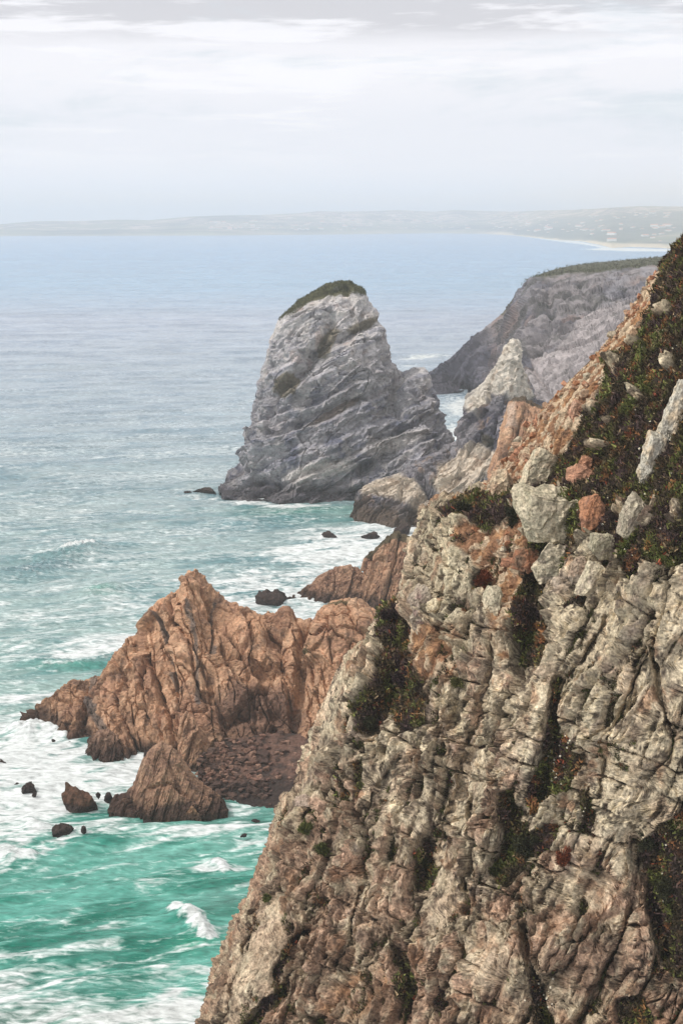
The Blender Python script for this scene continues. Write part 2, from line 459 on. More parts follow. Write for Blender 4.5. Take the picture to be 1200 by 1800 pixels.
def build_foreground():
    nv, nu = 660, 1240
    ys = np.linspace(330, 1900, nu - 30); ys = np.concatenate([ys, np.linspace(1906, 2050, 30)])
    t = np.linspace(0, 1, nv - 40)
    sx = np.interp(ys, SY, SX)
    X = sx[:, None] + (1290 - sx)[:, None] * t[None, :]
    X = np.concatenate([X, 1290 + (np.linspace(0, 1, 41)[1:] ** 1.5)[None, :] * 420 + 0 * sx[:, None]], 1)
    X += (sx[:, None] > 1280) * 0
    Y = np.repeat(ys[:, None], nv, 1)
    D = fg_depth(X, Y)
    N0 = grid_normals(P(X, Y, D + 0.5 * sum(a * blob(X, Y, cx, cy, rx, ry, rot) for cx, cy, rx, ry, rot, a in BULGE)))
    if N0[..., 1].mean() > 0: N0 = -N0
    wobp = np.stack([X.ravel() / 40, Y.ravel() / 40, 0 * X.ravel()], 1)
    wob = fbm(wobp, 1, 3, 3).reshape(X.shape)
    for pts, w, dep in GULLY:
        dd = seg_dist(X + wob * 10, Y + wob * 5, pts)
        D = D + dep * np.exp(-(dd / w) ** 2)
    G = P(X, Y, D)                                    # nu x nv x 3
    # back of the ridge: falls away behind the crest to the sea
    nb = 46
    s = (np.linspace(1, 0, nb + 1)[:-1]) ** 2.0
    S = G[:, 0]
    dirb = np.array([0.25, 0.75, -0.55])
    back = S[:, None] + (s * 140)[None, :, None] * dirb
    back[..., 2] -= ((s * 60) ** 1.0)[None, :]
    back[..., 2] = np.maximum(back[..., 2], -4)
    G = np.concatenate([back, G], 1)
    # foot below the frame: goes on down to the water
    nd = 60
    sd = np.linspace(0, 1, nd + 1)[1:]
    Bt = G[-1]
    down = Bt[None] + sd[:, None, None] * np.array([0.0, -16.0, 0.0])
    down[..., 2] = Bt[None, :, 2] * (1 - sd[:, None]) - 4 * sd[:, None]
    G = np.concatenate([G, down], 0)
    n_u, n_v = G.shape[:2]

    Nn = grid_normals(G)
    if np.mean(Nn[200:800, 200:500, 1]) > 0: Nn = -Nn
    Nn[:nu, nb + 4:] = N0[:, 4:]
    G = np.concatenate([G, Nn], 2)                       # the smooth sheet and its normals travel together

    def stage1(G):
        Nn = nrmz(G[..., 3:]); G = G[..., :3]
        p = G.reshape(-1, 3).astype(np.float32); nn = Nn.reshape(-1, 3)
        px, py = proj(p)
        wob2 = fbm(p, 4.0, 3, 3)
        veg = veg_mask(px, py, wob2)
        isback = np.zeros((n_u, n_v), bool); isback[:, :nb] = True
        isback = isback.ravel()
        veg = np.where(isback, 0.75 * (p[:, 2] > 60), veg)
        vn = sm(0.3, 0.62, veg + 0.35 * fbm(p, 1.6, 3, 40))
        soil = np.zeros(len(p))
        for q, s_ in zip(SOIL, SSTR):
            soil = np.maximum(soil, s_ * pmask(px + wob2 * 14, py + wob2 * 10, q, 12))
        soil = sm(0.25, 0.6, soil + 0.4 * fbm(p, 1.8, 3, 41)) * (1 - vn)
        rub = sm(1250, 1500, py - 0.55 * (px - 450)) * sm(900, 700, px) * 0.9      # small broken rock, lower left
        rub = np.maximum(rub, sm(1480, 1600, py) * sm(700, 1000, px) * 0.6)
        slab = sm(860, 960, px) * sm(1560, 1430, py)
        # lean of the joints: near upright at left, leaning right at right
        L1 = (0.20, 0.05, 1.0); L2 = (0.46, 0.05, 0.9)
        hA, RA, eA = blocks(p, 4.6, L1, 2.6, 1, 0.50, 0.45, 0.22, 0.10, 0.25, bev=.10)
        hB, RB, eB = blocks(p, 4.2, L2, 3.8, 2, 0.45, 0.35, 0.24, 0.08, 0.15, bev=.10)
        tt = sm(780, 930, px)
        h0 = hA * (1 - tt) + hB * tt
        R0 = np.where((tt > 0.5)[:, None], RB, RA)
        hA, RA, _ = blocks(p, 1.9, L1, 2.4, 3, 0.50, 0.5, 0.26, 0.10, 0.25, bev=.10)
        hB, RB, _ = blocks(p, 1.8, L2, 3.6, 4, 0.42, 0.35, 0.26, 0.08, 0.2, bev=.10)
        h1 = hA * (1 - tt) + hB * tt; R1 = np.where((tt > 0.5)[:, None], RB, RA)
        jA, rA = joints(p, (0.98, 0, -0.2), L1, 2.6, 701, 0.32, 0.38)
        jB, rB = joints(p, (0.88, 0, -0.46), L2, 3.0, 702, 0.40, 0.42)
        jC, rC = joints(p, (0.92, 0, -0.36), (0.36, 0.05, .93), 1.15, 703, 0.28, 0.50)
        calm = sm(0.30, 0.55, calm_mask(px + wob2 * 10, py + wob2 * 10) + 0.12 * fbm(p, 3.0, 3, 58))
        ca = 1 - 0.62 * calm
        jD, rD = joints(p, (0.25, 0.1, 1.0), (1, 0, -0.35), 2.4, 704, 0.10, 0.30)
        jn = ca * (jD + jA * (1 - tt) + jB * tt + 0.8 * jC) * (1 - 0.55 * rub) * (1 - vn) * (1 - soil) * 0.85 - 0.4
        big = jn + ca * (0.55 * h0 * (1 - 0.45 * rub) + 0.85 * h1) * (1 - vn) * (1 - 0.6 * soil) + 0.25 * h0 * vn + 0.9 * fbm(p, 9.0, 3, 50)
        big = np.minimum(big, 2.2)
        big = big * np.where(isback, 0.3, 0.3 + 0.7 * sm(0, 45, px - np.interp(py, SY, SX)))
        G1 = (p + nn * big[:, None]).reshape(n_u, n_v, 3)
        N1 = grid_normals(G1)
        if (N1 * Nn).sum() < 0: N1 = -N1
        N1 = blur0(blur0(N1, 5).transpose(1, 0, 2), 5).transpose(1, 0, 2)
        return G1, nrmz(nn * 0.5 + 0.5 * N1.reshape(-1, 3)), px, py, isback, veg, vn, soil, rub, slab, R0, R1, calm

    def with_back(front):
        S = front[:, 0, :3]
        back = S[:, None] + (s * 140)[None, :, None] * dirb
        back[..., 2] -= (s * 60)[None, :]
        back[..., 2] = np.maximum(back[..., 2], -4)
        A = np.concatenate([back, front[..., :3]], 1)
        NA = grid_normals(A)
        if np.mean(NA[200:800, 200:500, 1]) > 0: NA = -NA
        NA[:, nb + 3:] = front[:, 3:, 3:]
        return np.concatenate([A, NA], 2)

    G = with_back(even_out(G[:, nb:], stage1(G)[0][:, nb:], 16, 10.0))
    G = with_back(even_out(G[:, nb:], stage1(G)[0][:, nb:], 12, 3.0))
    G1, nn, px, py, isback, veg, vn, soil, rub, slab, R0, R1, calm = stage1(G)
    p = G1.reshape(-1, 3).astype(np.float32)
    h2, R2, e2 = blocks(p, 0.85, (0.32, 0.1, 1), 1.9, 5, 0.5, 0.6, 0.15, 0.12, 0.4)
    h3, R3, e3 = blocks(p, 0.45, (0.3, 0.2, 1), 1.3, 6, 0.5, 0.5, 0.12, 0.14, 0.5)
    f2 = fbm(p, 0.9, 4, 60, 0.6); f3 = fbm(p, 0.3, 1, 70, 0.6)
    crumb = np.clip(sm(0.0, 0.35, fbm(p, 5.0, 3, 57) + 0.1 - 0.15 * slab) + rub * 0.7, 0, 1) * (1 - 0.85 * calm)
    rock = h2 * (0.42 + 0.5 * crumb) + h3 * (0.20 + 0.5 * crumb) + 0.08 * f2 + 0.05 * f3
    soilh = 0.30 * h2 + 0.7 * h3 + 0.15 * f2
    vegh = 0.30 * fbm(p, 2.2, 3, 80) + 0.12 * f2 + 0.15
    h = rock * (1 - soil) + soilh * soil
    h = h * (1 - vn) + vegh * vn
    # where the sheet is drawn out thin over a step, keep the small relief down
    d1 = np.linalg.norm(np.gradient(G1, axis=1), axis=2); d0 = np.linalg.norm(np.gradient(G1, axis=0), axis=2)
    thin = np.minimum(np.clip(1.5 * np.median(d1) / np.maximum(d1, 1e-4), 0, 1), np.clip(1.7 * np.median(d0) / np.maximum(d0, 1e-4), 0, 1))
    thin = blur0(blur0(thin, 1).T, 1).T.ravel()
    h = h * thin ** 1.3
    q = p + nn * h[:, None]
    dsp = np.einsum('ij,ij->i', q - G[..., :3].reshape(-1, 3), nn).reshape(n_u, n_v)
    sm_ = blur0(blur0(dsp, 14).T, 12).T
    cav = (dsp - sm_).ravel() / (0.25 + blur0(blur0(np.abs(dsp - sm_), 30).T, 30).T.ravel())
    # colour
    c = np.repeat(CREAM[None], len(p), 0)
    n_big = fbm(p, 7.0, 4, 90); n_mid = fbm(p, 1.6, 4, 91); n_fin = fbm(p, 0.5, 3, 92, 0.65)
    c = mixc(c, GREY, sm(-0.15, 0.35, n_mid + 0.3 * (R1[:, 1] - 0.5)))
    warm = sm(0.0, 0.4, n_big * 0.8 + 0.35 * (R1[:, 0] - 0.5) + 0.18 + 0.2 * rub - 0.12 * slab)
    c = mixc(c, PINK, 0.75 * warm)
    c = mixc(c, BROWN, sm(0.05, 0.45, fbm(p, 3.2, 4, 94) + 0.3 * (R2[:, 0] - 0.5) + 0.22 * rub) * 0.65)
    lich = sm(0.0, 0.3, fbm(p, 2.6, 4, 95) + 0.22 * (nn[:, 2]) + 0.12 * slab - 0.15 * rub + 0.05)
    c = mixc(c, LICH, 0.7 * lich)
    c = mixc(c, PALEL, 0.6 * sm(0.12, 0.3, fbm(p, 0.8, 3, 96, .65) + 0.2 * (lich - 0.4)))
    c = mixc(c, srgb(204, 190, 164), 0.55 * calm)
    but = pmask(px, py, [(735, 900), (830, 900), (860, 1000), (850, 1080), (790, 1150), (740, 1060)], 25)
    c = mixc(c, srgb(186, 178, 152), 0.55 * but)
    c = mixc(c, YEL, 0.25 * sm(0.2, 0.4, fbm(p, 1.1, 3, 97)) * slab)
    c = mixc(c, ORNG, 0.7 * sm(0.20, 0.40, fbm(p, 2.3, 3, 98) + 0.35 * (R1[:, 2] - 0.5) - 0.1 * slab))
    c = mixc(c, srgb(92, 78, 68), 0.65 * sm(0.15, 0.32, fbm(p, 3.6, 4, 106, .6) + 0.3 * (R2[:, 1] - .5)))
    c = mixc(c, DARK, 0.85 * sm(0.08, 0.30, fbm(p, 0.7, 3, 99, 0.75) + 0.35 * fbm(p, 4, 2, 100)))
    c = mixc(c, srgb(126, 102, 84), 0.42 * np.clip(rub, 0, 1) * sm(-.3, .3, fbm(p, 4.0, 4, 105) + .1)) * np.array([0.97, 0.955, 0.945])
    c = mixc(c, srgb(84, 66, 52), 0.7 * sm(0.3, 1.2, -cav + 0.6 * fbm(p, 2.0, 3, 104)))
    c = c * (0.82 + 0.36 * R2[:, 1:2]) * (0.85 + .3 * R1[:, 1:2]) * (0.9 + 0.2 * R3[:, 1:2]) * (1 + 0.5 * n_fin[:, None])
    so = mixc(np.repeat(ORNG[None], len(p), 0), srgb(176, 136, 100), sm(-0.1, 0.3, fbm(p, 1.0, 4, 101) + 0.4 * (R2[:, 1] - .5)))
    so = mixc(so, BROWN, 0.7 * sm(0.1, 0.35, fbm(p, 1.7, 3, 102)))
    so = mixc(so, CREAM, 0.8 * (R2[:, 0] > 0.72)) * 0.82 * (0.8 + 0.4 * R3[:, 0:1])
    c = mixc(c, so, soil)
    c = mixc(c, mixc(np.repeat(SOILV[None], len(p), 0), srgb(96, 66, 46), 0.8 * sm(0.1, 0.4, fbm(p, 1.2, 3, 103))), vn)
    c = np.where((q[:, 2] < 1.5)[:, None], c * 0.5, c)
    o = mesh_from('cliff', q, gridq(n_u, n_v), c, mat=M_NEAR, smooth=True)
    o.data.set_sharp_from_angle(angle=math.radians(11))
    tag(o, 'steep foreground cliff of cream and brown lichened rock filling the right side', 'cliff', kind='structure')
    rr = h.reshape(n_u, n_v)
    return q, nn, vn, soil, px, py, isback, cav


FQ, FN, FV, FS, FPXX, FPYY, FB, FVR = build_foreground()
print('fg', round(time.time() - T0, 1))


# lookup of the finished surface by photo coordinates (to stand things on it)
_ok = (~FB) & (FPXX > 300) & (FPXX < 1400) & (FPYY > 340) & (FPYY < 1900)
_bx = (FPXX[_ok] // 6).astype(int); _by = (FPYY[_ok] // 6).astype(int)
_near = {}
_idx = np.nonzero(_ok)[0]
_order = np.argsort(-FQ[_idx, 1])          # far first, so near ones overwrite
for a, b, i in zip(_bx[_order], _by[_order], _idx[_order]):
    _near[(a, b)] = i


def surf(px, py):
    i = _near.get((int(px // 6), int(py // 6)))
    if i is None:
        for r in range(1, 5):
            for a in range(-r, r + 1):
                for b in range(-r, r + 1):
                    i = _near.get((int(px // 6) + a, int(py // 6) + b))
                    if i is not None: return FQ[i], FN[i], i
        return P(px, py, fg_depth(np.array(px, float), np.array(py, float))), np.array([0, -1, 0.3]), -1
    return FQ[i], FN[i], i


# ------------------------------------------------------------------ boulders
def ico(sub):
    import bmesh
    bm = bmesh.new(); bmesh.ops.create_icosphere(bm, subdivisions=sub, radius=1.0)
    V = np.array([v.co[:] for v in bm.verts]); F = np.array([[v.index for v in f.verts] for f in bm.faces])
    bm.free(); return V, F


ICO = {k: ico(k) for k in (2, 3, 4, 5, 6)}


def boulder_geo(dims, seed, sub=5, cuts=14, rough=0.05, rot=None, boxy=0.0, gap=0.72):
    """a block cut by random planes, then roughened; dims = full size x, y, z"""
    r = np.random.default_rng(seed)
    V, F = ICO[sub]; V = V.copy()
    ns = nrmz(r.normal(size=(cuts, 3)))
    if boxy:
        ax = np.concatenate([np.eye(3), -np.eye(3)]) + r.normal(size=(6, 3)) * 0.18
        ns = np.concatenate([nrmz(ax), ns[:max(3, cuts - 6)]])
    ds = r.uniform(gap - 0.12, gap + 0.15, len(ns))
    V = V * 1.25
    for _ in range(2):
        for n_, d_ in zip(ns, ds):
            e = V @ n_ - d_
            V = V - np.maximum(e, 0)[:, None] * n_
    V = V / np.abs(V).max(0) * 0.5 * np.array(dims)
    s = min(dims)
    nn = nrmz(V / (np.array(dims) ** 2))
    V = V + nn * (fbm(V + seed * 3.1, s * 0.5, 4, seed % 97) * s * rough * 1.6 + blocks(V + seed * 1.7, s * 0.35, (0.3, 0.1, 1), 1.6, seed % 91, 0.3, 0.4, 0.15, 0.1, 0.3)[0] * rough * 4)[:, None]
    if rot is not None:
        from mathutils import Euler
        R = np.array(Euler([math.radians(a) for a in rot]).to_matrix())
        V = V @ R.T
    return V, F


def boulder_col(V, base, alt, seed, scale, dark=0.4, lich=0.0):
    c = mixc(np.repeat(base[None], len(V), 0), alt, sm(-0.1, 0.35, fbm(V + seed, scale, 4, seed % 50)))
    if lich: c = mixc(c, LICH, lich * sm(-0.1, 0.25, fbm(V + seed, scale * 0.6, 4, seed % 50 + 3)))
    c = mixc(c, DARK, dark * sm(0.12, 0.4, fbm(V + seed, scale * 0.35, 3, seed % 50 + 7, .65)))
    return c * (0.9 + 0.2 * fbm(V, scale * 0.2, 2, 5))[:, None]


def fg_block(name, px, py, w, h, base, alt, seed, label, rot=(0, 0, 0), depth=0.8, lich=0.3, sink=0.42, boxy=1.0, cat='boulder', name_=None):
    pt, n_, _ = surf(px, py)
    D = pt[1]
    k = D / FPX * 1.02
    dims = (w * k, w * k * depth, h * k)
    V, F = boulder_geo(dims, seed, 6, 16, 0.10, rot, boxy, 0.74)
    c = boulder_col(V, base, alt, seed, 1.0, 0.5, lich)
    ctr = P(px, py, D - dims[1] * (0.5 - sink))
    o = mesh_from(name, V, F, c, mat=M_NEAR)
    o.location = ctr
    tag(o, label, cat)
    return o


fg_block('boulder', 966, 905, 128, 112, PALEL, LICH, 11, 'largest pale green lichened square block below the dark heather slope', (0, 0, 14), 0.7, 0.7)
fg_block('boulder', 972, 992, 78, 84, PALEL, GREY, 12, 'lichened block directly under the largest square pale green block', (0, 4, 8), 0.7, 0.6, sink=0.5)
fg_block('boulder', 950, 836, 58, 92, PALEL, CREAM, 13, 'tall leaning pale slab above the largest square green block', (0, 22, 10), 0.6, 0.5)
fg_block('boulder', 1040, 906, 48, 82, srgb(172, 122, 92), srgb(150, 110, 88), 14, 'upright smooth orange boulder in dark heather beside the green block', (0, 8, 20), 0.8, 0.05)
fg_block('boulder', 1022, 838, 58, 40, srgb(186, 140, 114), srgb(160, 120, 98), 15, 'pinkish orange triangular rock lying in the heather', (0, 20, 0), 0.8, 0.05)
fg_block('boulder', 1028, 812, 22, 22, srgb(180, 134, 106), PINK, 45, 'small pink stone perched above the triangular pinkish rock', (0, 20, 0), 0.8, 0.0)
fg_block('boulder', 1058, 960, 62, 46, LICH, GREY, 16, 'grey green pentagonal block wedged under the upright orange boulder', (0, 20, 12), 0.8, 0.6)
fg_block('boulder', 1042, 1018, 44, 74, PALEL, GREY, 17, 'small leaning lichened slab at the top of the big diagonal slabs', (0, 18, 0), 0.7, 0.5)
fg_block('boulder', 882, 852, 46, 58, srgb(188, 160, 134), CREAM, 18, 'pale block on the crest beside loose orange soil', (0, 12, 0), 0.8, 0.2)
fg_block('boulder', 1186, 735, 44, 140, srgb(190, 184, 170), CREAM, 19, 'uppermost long pale slab jutting from heather at the right edge', (0, 22, 8), 0.7, 0.3)
fg_block('boulder', 1146, 808, 44, 110, srgb(192, 186, 172), CREAM, 20, 'middle pale slab jutting from heather near the right edge', (0, 12, 8), 0.7, 0.3)
fg_block('boulder', 1110, 915, 46, 100, srgb(176, 166, 146), GREY, 21, 'speckled pale slab below the two other slabs in the heather', (0, 16, 8), 0.7, 0.3)
fg_block('boulder', 738, 1072, 46, 100, GREY, srgb(150, 128, 118), 22, 'rounded grey flake leaning on the outer edge of the pale buttress', (0, -8, 8), 0.8, 0.3)
fg_block('boulder', 1013, 1002, 30, 60, srgb(170, 148, 128), GREY, 23, 'narrow stone standing between the green blocks and the heather', (0, 6, 0), 0.8, 0.2)
fg_block('boulder', 922, 985, 40, 60, srgb(150, 104, 78), BROWN, 24, 'red brown rock left of the stacked green blocks', (0, 16, 0), 0.8, 0.1)
fg_block('boulder', 862, 1062, 40, 70, PALEL, LICH, 25, 'rounded green crusted knob on the right of the pale buttress', (0, 14, 0), 0.8, 0.7)
fg_block('boulder', 532, 1408, 34, 16, srgb(176, 156, 140), GREY, 26, 'flat stone balanced on a ledge at the left edge of the cliff', (0, -4, 0), 1.0, 0.1, sink=0.3)
fg_block('boulder', 1012, 722, 26, 42, srgb(196, 150, 124), PINK, 27, 'pink stone in heather below the crest rubble', (0, 24, 0), .8, 0.0)
print('blocks', round(time.time() - T0, 1))

# loose stones on the soil of the crest
protos = []
for k in range(6):
    V, F = boulder_geo((1, 0.8, 0.75), 200 + k, 3, 9, 0.05, None, 1.0, 0.68)
    base = [srgb(190, 158, 132), srgb(176, 150, 126), srgb(160, 112, 82), srgb(184, 172, 150), srgb(150, 120, 98), srgb(190, 140, 112)][k]
    protos.append((V, F, base))
meshes = []
for k, (V, F, base) in enumerate(protos):
    o = mesh_from('loose_stone', V, F, boulder_col(V * 2, base, base * 0.75, k, 0.8, 0.3), mat=M_NEAR)
    meshes.append(o.data); bpy.data.objects.remove(o)
cand = np.nonzero((FS > 0.5) & (~FB) & (FPXX < 1200) & (FPYY > 430) & (FPYY < 1060))[0]
pick = rng.choice(cand, 230, replace=False)
for j, i in enumerate(pick):
    o = bpy.data.objects.new('loose_stone', meshes[j % 6]); COL.objects.link(o)
    s = min(1.5, 0.35 + abs(rng.normal()) * 0.35)
    o.location = FQ[i] + FN[i] * s * 0.12; o.scale = (s, s, s); o.rotation_euler = rng.uniform(-0.6, 0.6, 3) + np.array([0, 0.4, 0])
    tag(o, 'loose orange and cream stone lying in the rubble along the cliff crest', 'stone', 'loose stones in the rubble of the crest')


# ------------------------------------------------------------------ vegetation
def tuft_mesh(pts, nrm, size, cols, nb, seed, up=0.6, width=0.22):
    """many small leaf blades round each point"""
    r = np.random.default_rng(seed)
    n = len(pts)
    c0 = np.repeat(pts, nb, 0); s = np.repeat(size, nb)[:, None]
    d = nrmz(np.repeat(nrm, nb, 0) * 0.7 + np.array([0, 0, up]) + r.normal(size=(n * nb, 3)) * 0.62)
    side = nrmz(np.cross(d, r.normal(size=(n * nb, 3))))
    root = c0 + r.normal(size=(n * nb, 3)) * s * 0.35
    ln = s * r.uniform(0.6, 1.3, (n * nb, 1))
    a = root - side * s * width; b = root + side * s * width
    t1 = root + d * ln + side * s * width * 0.5; t2 = root + d * ln * 0.9 - side * s * width * 0.5
    V = np.stack([a, b, t1, t2], 1).reshape(-1, 3)
    Q = np.arange(n * nb * 4).reshape(-1, 4)
    cc = np.repeat(np.repeat(cols, nb, 0) * r.uniform(0.45, 1.75, (n * nb, 1)), 4, 0)
    return V, Q, cc


def veg_palette(pts, seed):
    n1 = fbm(pts, 2.2, 3, seed); n2 = fbm(pts, 1.1, 3, seed + 9); r = rng.random(len(pts))
    c = np.repeat(srgb(58, 50, 36)[None], len(pts), 0)
    c = mixc(c, srgb(74, 78, 40), sm(0.0, 0.3, n1))
    c = mixc(c, srgb(60, 48, 46), sm(0.05, 0.3, -n1))
    c = mixc(c, srgb(120, 82, 52), 0.8 * sm(0.15, 0.4, n2))
    c[r > 0.985] = srgb(116, 62, 44); c[(r > 0.92) & (r <= 0.985)] = srgb(84, 86, 46); c[r < 0.04] = srgb(112, 96, 74)
    return c


cand = np.nonzero((FV > 0.55) & (~FB) & (FPXX < 1330) & (FPYY < 1850))[0]
wgt = 1.0 / np.maximum(1, 1)
pick = rng.choice(cand, min(len(cand), 46000), replace=False)
pts = FQ[pick] + FN[pick] * 0.03
lump = 0.7 + 0.5 * fbm(pts, 1.5, 2, 300)
sz = rng.uniform(0.10, 0.34, len(pick)) * (0.8 + lump * 0.5)
V, Q, cc = tuft_mesh(pts, FN[pick], sz, veg_palette(pts, 301), 6, 5)
o = mesh_from('heather', V, Q, cc * 1.6, mat=M_LEAF)
tag(o, 'dark brown and green heather and low scrub covering the upper cliff slope and gullies', 'heather', kind='stuff')
# scattered small tufts growing in rock cracks
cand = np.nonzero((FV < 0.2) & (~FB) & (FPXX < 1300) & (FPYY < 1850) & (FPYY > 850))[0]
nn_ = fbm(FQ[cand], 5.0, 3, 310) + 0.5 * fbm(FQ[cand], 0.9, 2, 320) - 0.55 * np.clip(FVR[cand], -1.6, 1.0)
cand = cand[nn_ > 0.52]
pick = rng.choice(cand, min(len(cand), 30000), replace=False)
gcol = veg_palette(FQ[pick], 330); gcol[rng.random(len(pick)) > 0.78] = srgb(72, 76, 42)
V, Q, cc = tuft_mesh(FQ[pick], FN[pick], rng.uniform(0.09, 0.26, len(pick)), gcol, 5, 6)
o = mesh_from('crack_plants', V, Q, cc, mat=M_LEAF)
tag(o, 'small green and brown plants growing in the cracks of the cliff rock', 'plants', kind='stuff')


def shrub(px, py, w, h, colr, label, seed):
    pt, n_, _ = surf(px, py)
    k = pt[1] / FPX
    r = np.random.default_rng(seed)
    W, Hh = w * k, h * k
    n = int(260 + 60 * W * Hh)
    q = nrmz(r.normal(size=(n, 3))) * (r.random((n, 1)) ** 0.35)
    lob = nrmz(r.normal(size=(6, 3))) * r.uniform(0.35, 0.75, (6, 1))
    q = q * r.uniform(0.28, 0.55, (6, 1))[r.integers(0, 6, n)] + lob[r.integers(0, 6, n)]
    lum = 1 + 0.5 * fbm(q * 2, 1, 2, seed)[:, None]
    q = q * lum * np.array([W / 2, W * 0.32, Hh / 2])
    cols = np.repeat(colr[None], n, 0) * r.uniform(0.7, 1.35, (n, 1))
    V, Q, cc = tuft_mesh(q, nrmz(q), r.uniform(0.08, 0.24, n), cols, 6, seed, 0.7, 0.16)
    # woody stems from the rock to the crown
    sv, sq, scol = [], [], []
    for j in range(9):
        a = np.array([r.uniform(-.1, .1) * W, 0.3 * W, -Hh * 0.42]); b = q[r.integers(n)] * 0.9
        for t0, t1, r0, r1 in ((0, .5, .035, .025), (.5, 1, .025, .01)):
            A = a + (b - a) * t0; B = a + (b - a) * t1
            o0 = len(sv)
            for (Cc, rr) in ((A, r0), (B, r1)):
                for m in range(4):
                    sv.append(Cc + rr * np.array([math.cos(m * 1.57), math.sin(m * 1.57), 0]))
            for m in range(4): sq.append([o0 + m, o0 + (m + 1) % 4, o0 + 4 + (m + 1) % 4, o0 + 4 + m])
    root = bpy.data.objects.new('shrub', None); COL.objects.link(root)
    root.empty_display_size = 0.2
    root.location = P(px, py, pt[1] - 0.1 * W)
    tag(root, label, 'shrub')
    mesh_from('foliage', V, Q, cc, mat=M_LEAF, parent=root)
    mesh_from('stem', np.array(sv), np.array(sq), np.repeat(srgb(70, 56, 46)[None], len(sv), 0), mat=M_LEAF, parent=root)
    return root


DG = srgb(44, 44, 28); DP = srgb(50, 38, 38); DO = srgb(96, 52, 34); MG = srgb(76, 80, 42)
shrub(692, 1080, 46, 44, DP, 'dark purple brown shrub on the crest notch left of the pale buttress', 401)
shrub(846, 1020, 34, 36, DO, 'rusty red shrub in orange soil right of the pale buttress', 402)
shrub(706, 1195, 44, 56, DP, 'dark shrub filling the gully below the crest notch', 403)
shrub(646, 1270, 34, 44, DG, 'dark shrub at the lower left end of the notch gully', 404)
shrub(746, 1530, 42, 66, DG, 'large dark green shrub in the hollow of the lower central cliff', 405)
shrub(893, 1425, 40, 62, srgb(60, 56, 30), 'olive bush beside the flowering gully, upper of two', 406)
shrub(930, 1486, 52, 50, DG, 'rounded dark green bush below the flowering gully', 407)
shrub(536, 1456, 28, 26, MG, 'small bright green bush near the left edge ledge', 408)
shrub(566, 1492, 36, 26, srgb(70, 74, 40), 'low green bush right of the small bright green bush', 409)
shrub(990, 1505, 36, 40, DO, 'brown bush on the rock under the long speckled slab', 410)
shrub(866, 1530, 30, 40, MG, 'green tuft bush left of the rounded dark bush', 411)
shrub(620, 1625, 30, 30, DP, 'dark bush on brown broken rock in the lower left cliff', 412)
shrub(802, 1200, 22, 20, srgb(86, 84, 50), 'small olive bush below the rounded green crusted knob', 413)
shrub(470, 1580, 16, 14, MG, 'tiny green bush high on the left edge above the long crack', 414)
shrub(1170, 1560, 60, 60, DG, 'broad dark bush at the right edge of the lower cliff', 415)
shrub(1140, 1480, 50, 44, DG, 'dark bush above the broad bush at the lower right', 416)
shrub(955, 1775, 34, 50, DP, 'dark bush at the bottom centre right of the cliff', 417)
shrub(472, 1765, 32, 34, DP, 'dark bush in the black cleft near the bottom left', 418)
shrub(900, 905, 30, 40, DG, 'dark green bush left of the largest square block', 419)
shrub(816, 892, 30, 20, DG, 'dark low bush on the crest above the pale buttress', 420)

# flowers
def flower_mesh(name, colr, ctr):
    V = []; F = []
    for k in range(6):
        a = k * math.pi / 3
        o0 = len(V)
        for (r_, da, z) in ((0.12, 0, 0), (0.36, -.42, .06), (0.5, 0, .09), (0.36, .42, .06)):
            V.append((r_ * math.cos(a + da), r_ * math.sin(a + da), z))
        F.append([o0, o0 + 1, o0 + 2, o0 + 3])
    cc = [colr] * len(V)
    o0 = len(V)
    for k in range(6): V.append((0.16 * math.cos(k * 1.047), 0.16 * math.sin(k * 1.047), 0.05)); cc.append(ctr)
    V.append((0, 0, .12)); cc.append(ctr)
    for k in range(0, 6, 2): F.append([o0 + 6, o0 + k, o0 + k + 1, o0 + (k + 2) % 6])
    o = mesh_from(name, V, F, np.array(cc), mat=M_LEAF); me = o.data; bpy.data.objects.remove(o); return me


FW = flower_mesh('white_flower', srgb(225, 222, 208), srgb(210, 180, 80)); FY = flower_mesh('yellow_flower', srgb(205, 172, 60), srgb(180, 130, 40))
from mathutils import Vector


def plant_flower(me, px, py, s, label, group):
    pt, n_, i = surf(px, py)
    o = bpy.data.objects.new(me.name.split('.')[0], me); COL.objects.link(o)
    d = Vector(n_) * 0.6 + Vector((rng.normal() * .3, -0.6, 0.4 + rng.normal() * .3))
    o.location = Vector(pt) + Vector(n_).normalized() * 0.16 + Vector((0, -0.06, 0.05))
    o.rotation_euler = d.to_track_quat('Z', 'Y').to_euler(); o.scale = (s, s, s)
    tag(o, label, 'flower', group)


for k in range(70):
    plant_flower(FW, 976 + rng.normal() * 13, 1345 + rng.normal() * 26, rng.uniform(.12, .2), 'small white daisy in the dense cluster in the narrow flowering gully', 'daisies clustered in the narrow gully')
for k in range(18):
    plant_flower(FW, 954 + rng.normal() * 10, 1742 + rng.normal() * 14, rng.uniform(.12, .18), 'small white daisy in the cluster near the bottom of the cliff', 'daisies clustered near the bottom')
n_f = 0
while n_f < 55:
    x, y = rng.uniform(960, 1200), rng.uniform(430, 1000)
    pt, n_, i = surf(x, y)
    if i >= 0 and FV[i] > 0.7:
        plant_flower(FW, x, y, rng.uniform(.11, .2), 'lone white flower dotted among the dark heather of the upper slope', 'white flowers dotted over the heather slope'); n_f += 1
for k in range(26):
    plant_flower(FY, 948 + rng.normal() * 9, 1075 + rng.normal() * 28, rng.uniform(.1, .16), 'tiny yellow flower in the vegetated gully right of the pale buttress', 'yellow flowers in the gully')
for k in range(10):
    plant_flower(FW, 1160 + rng.normal() * 22, 1560 + rng.normal() * 60, rng.uniform(.12, .18), 'white flower on the dark bushes at the lower right edge', 'white flowers at the lower right')
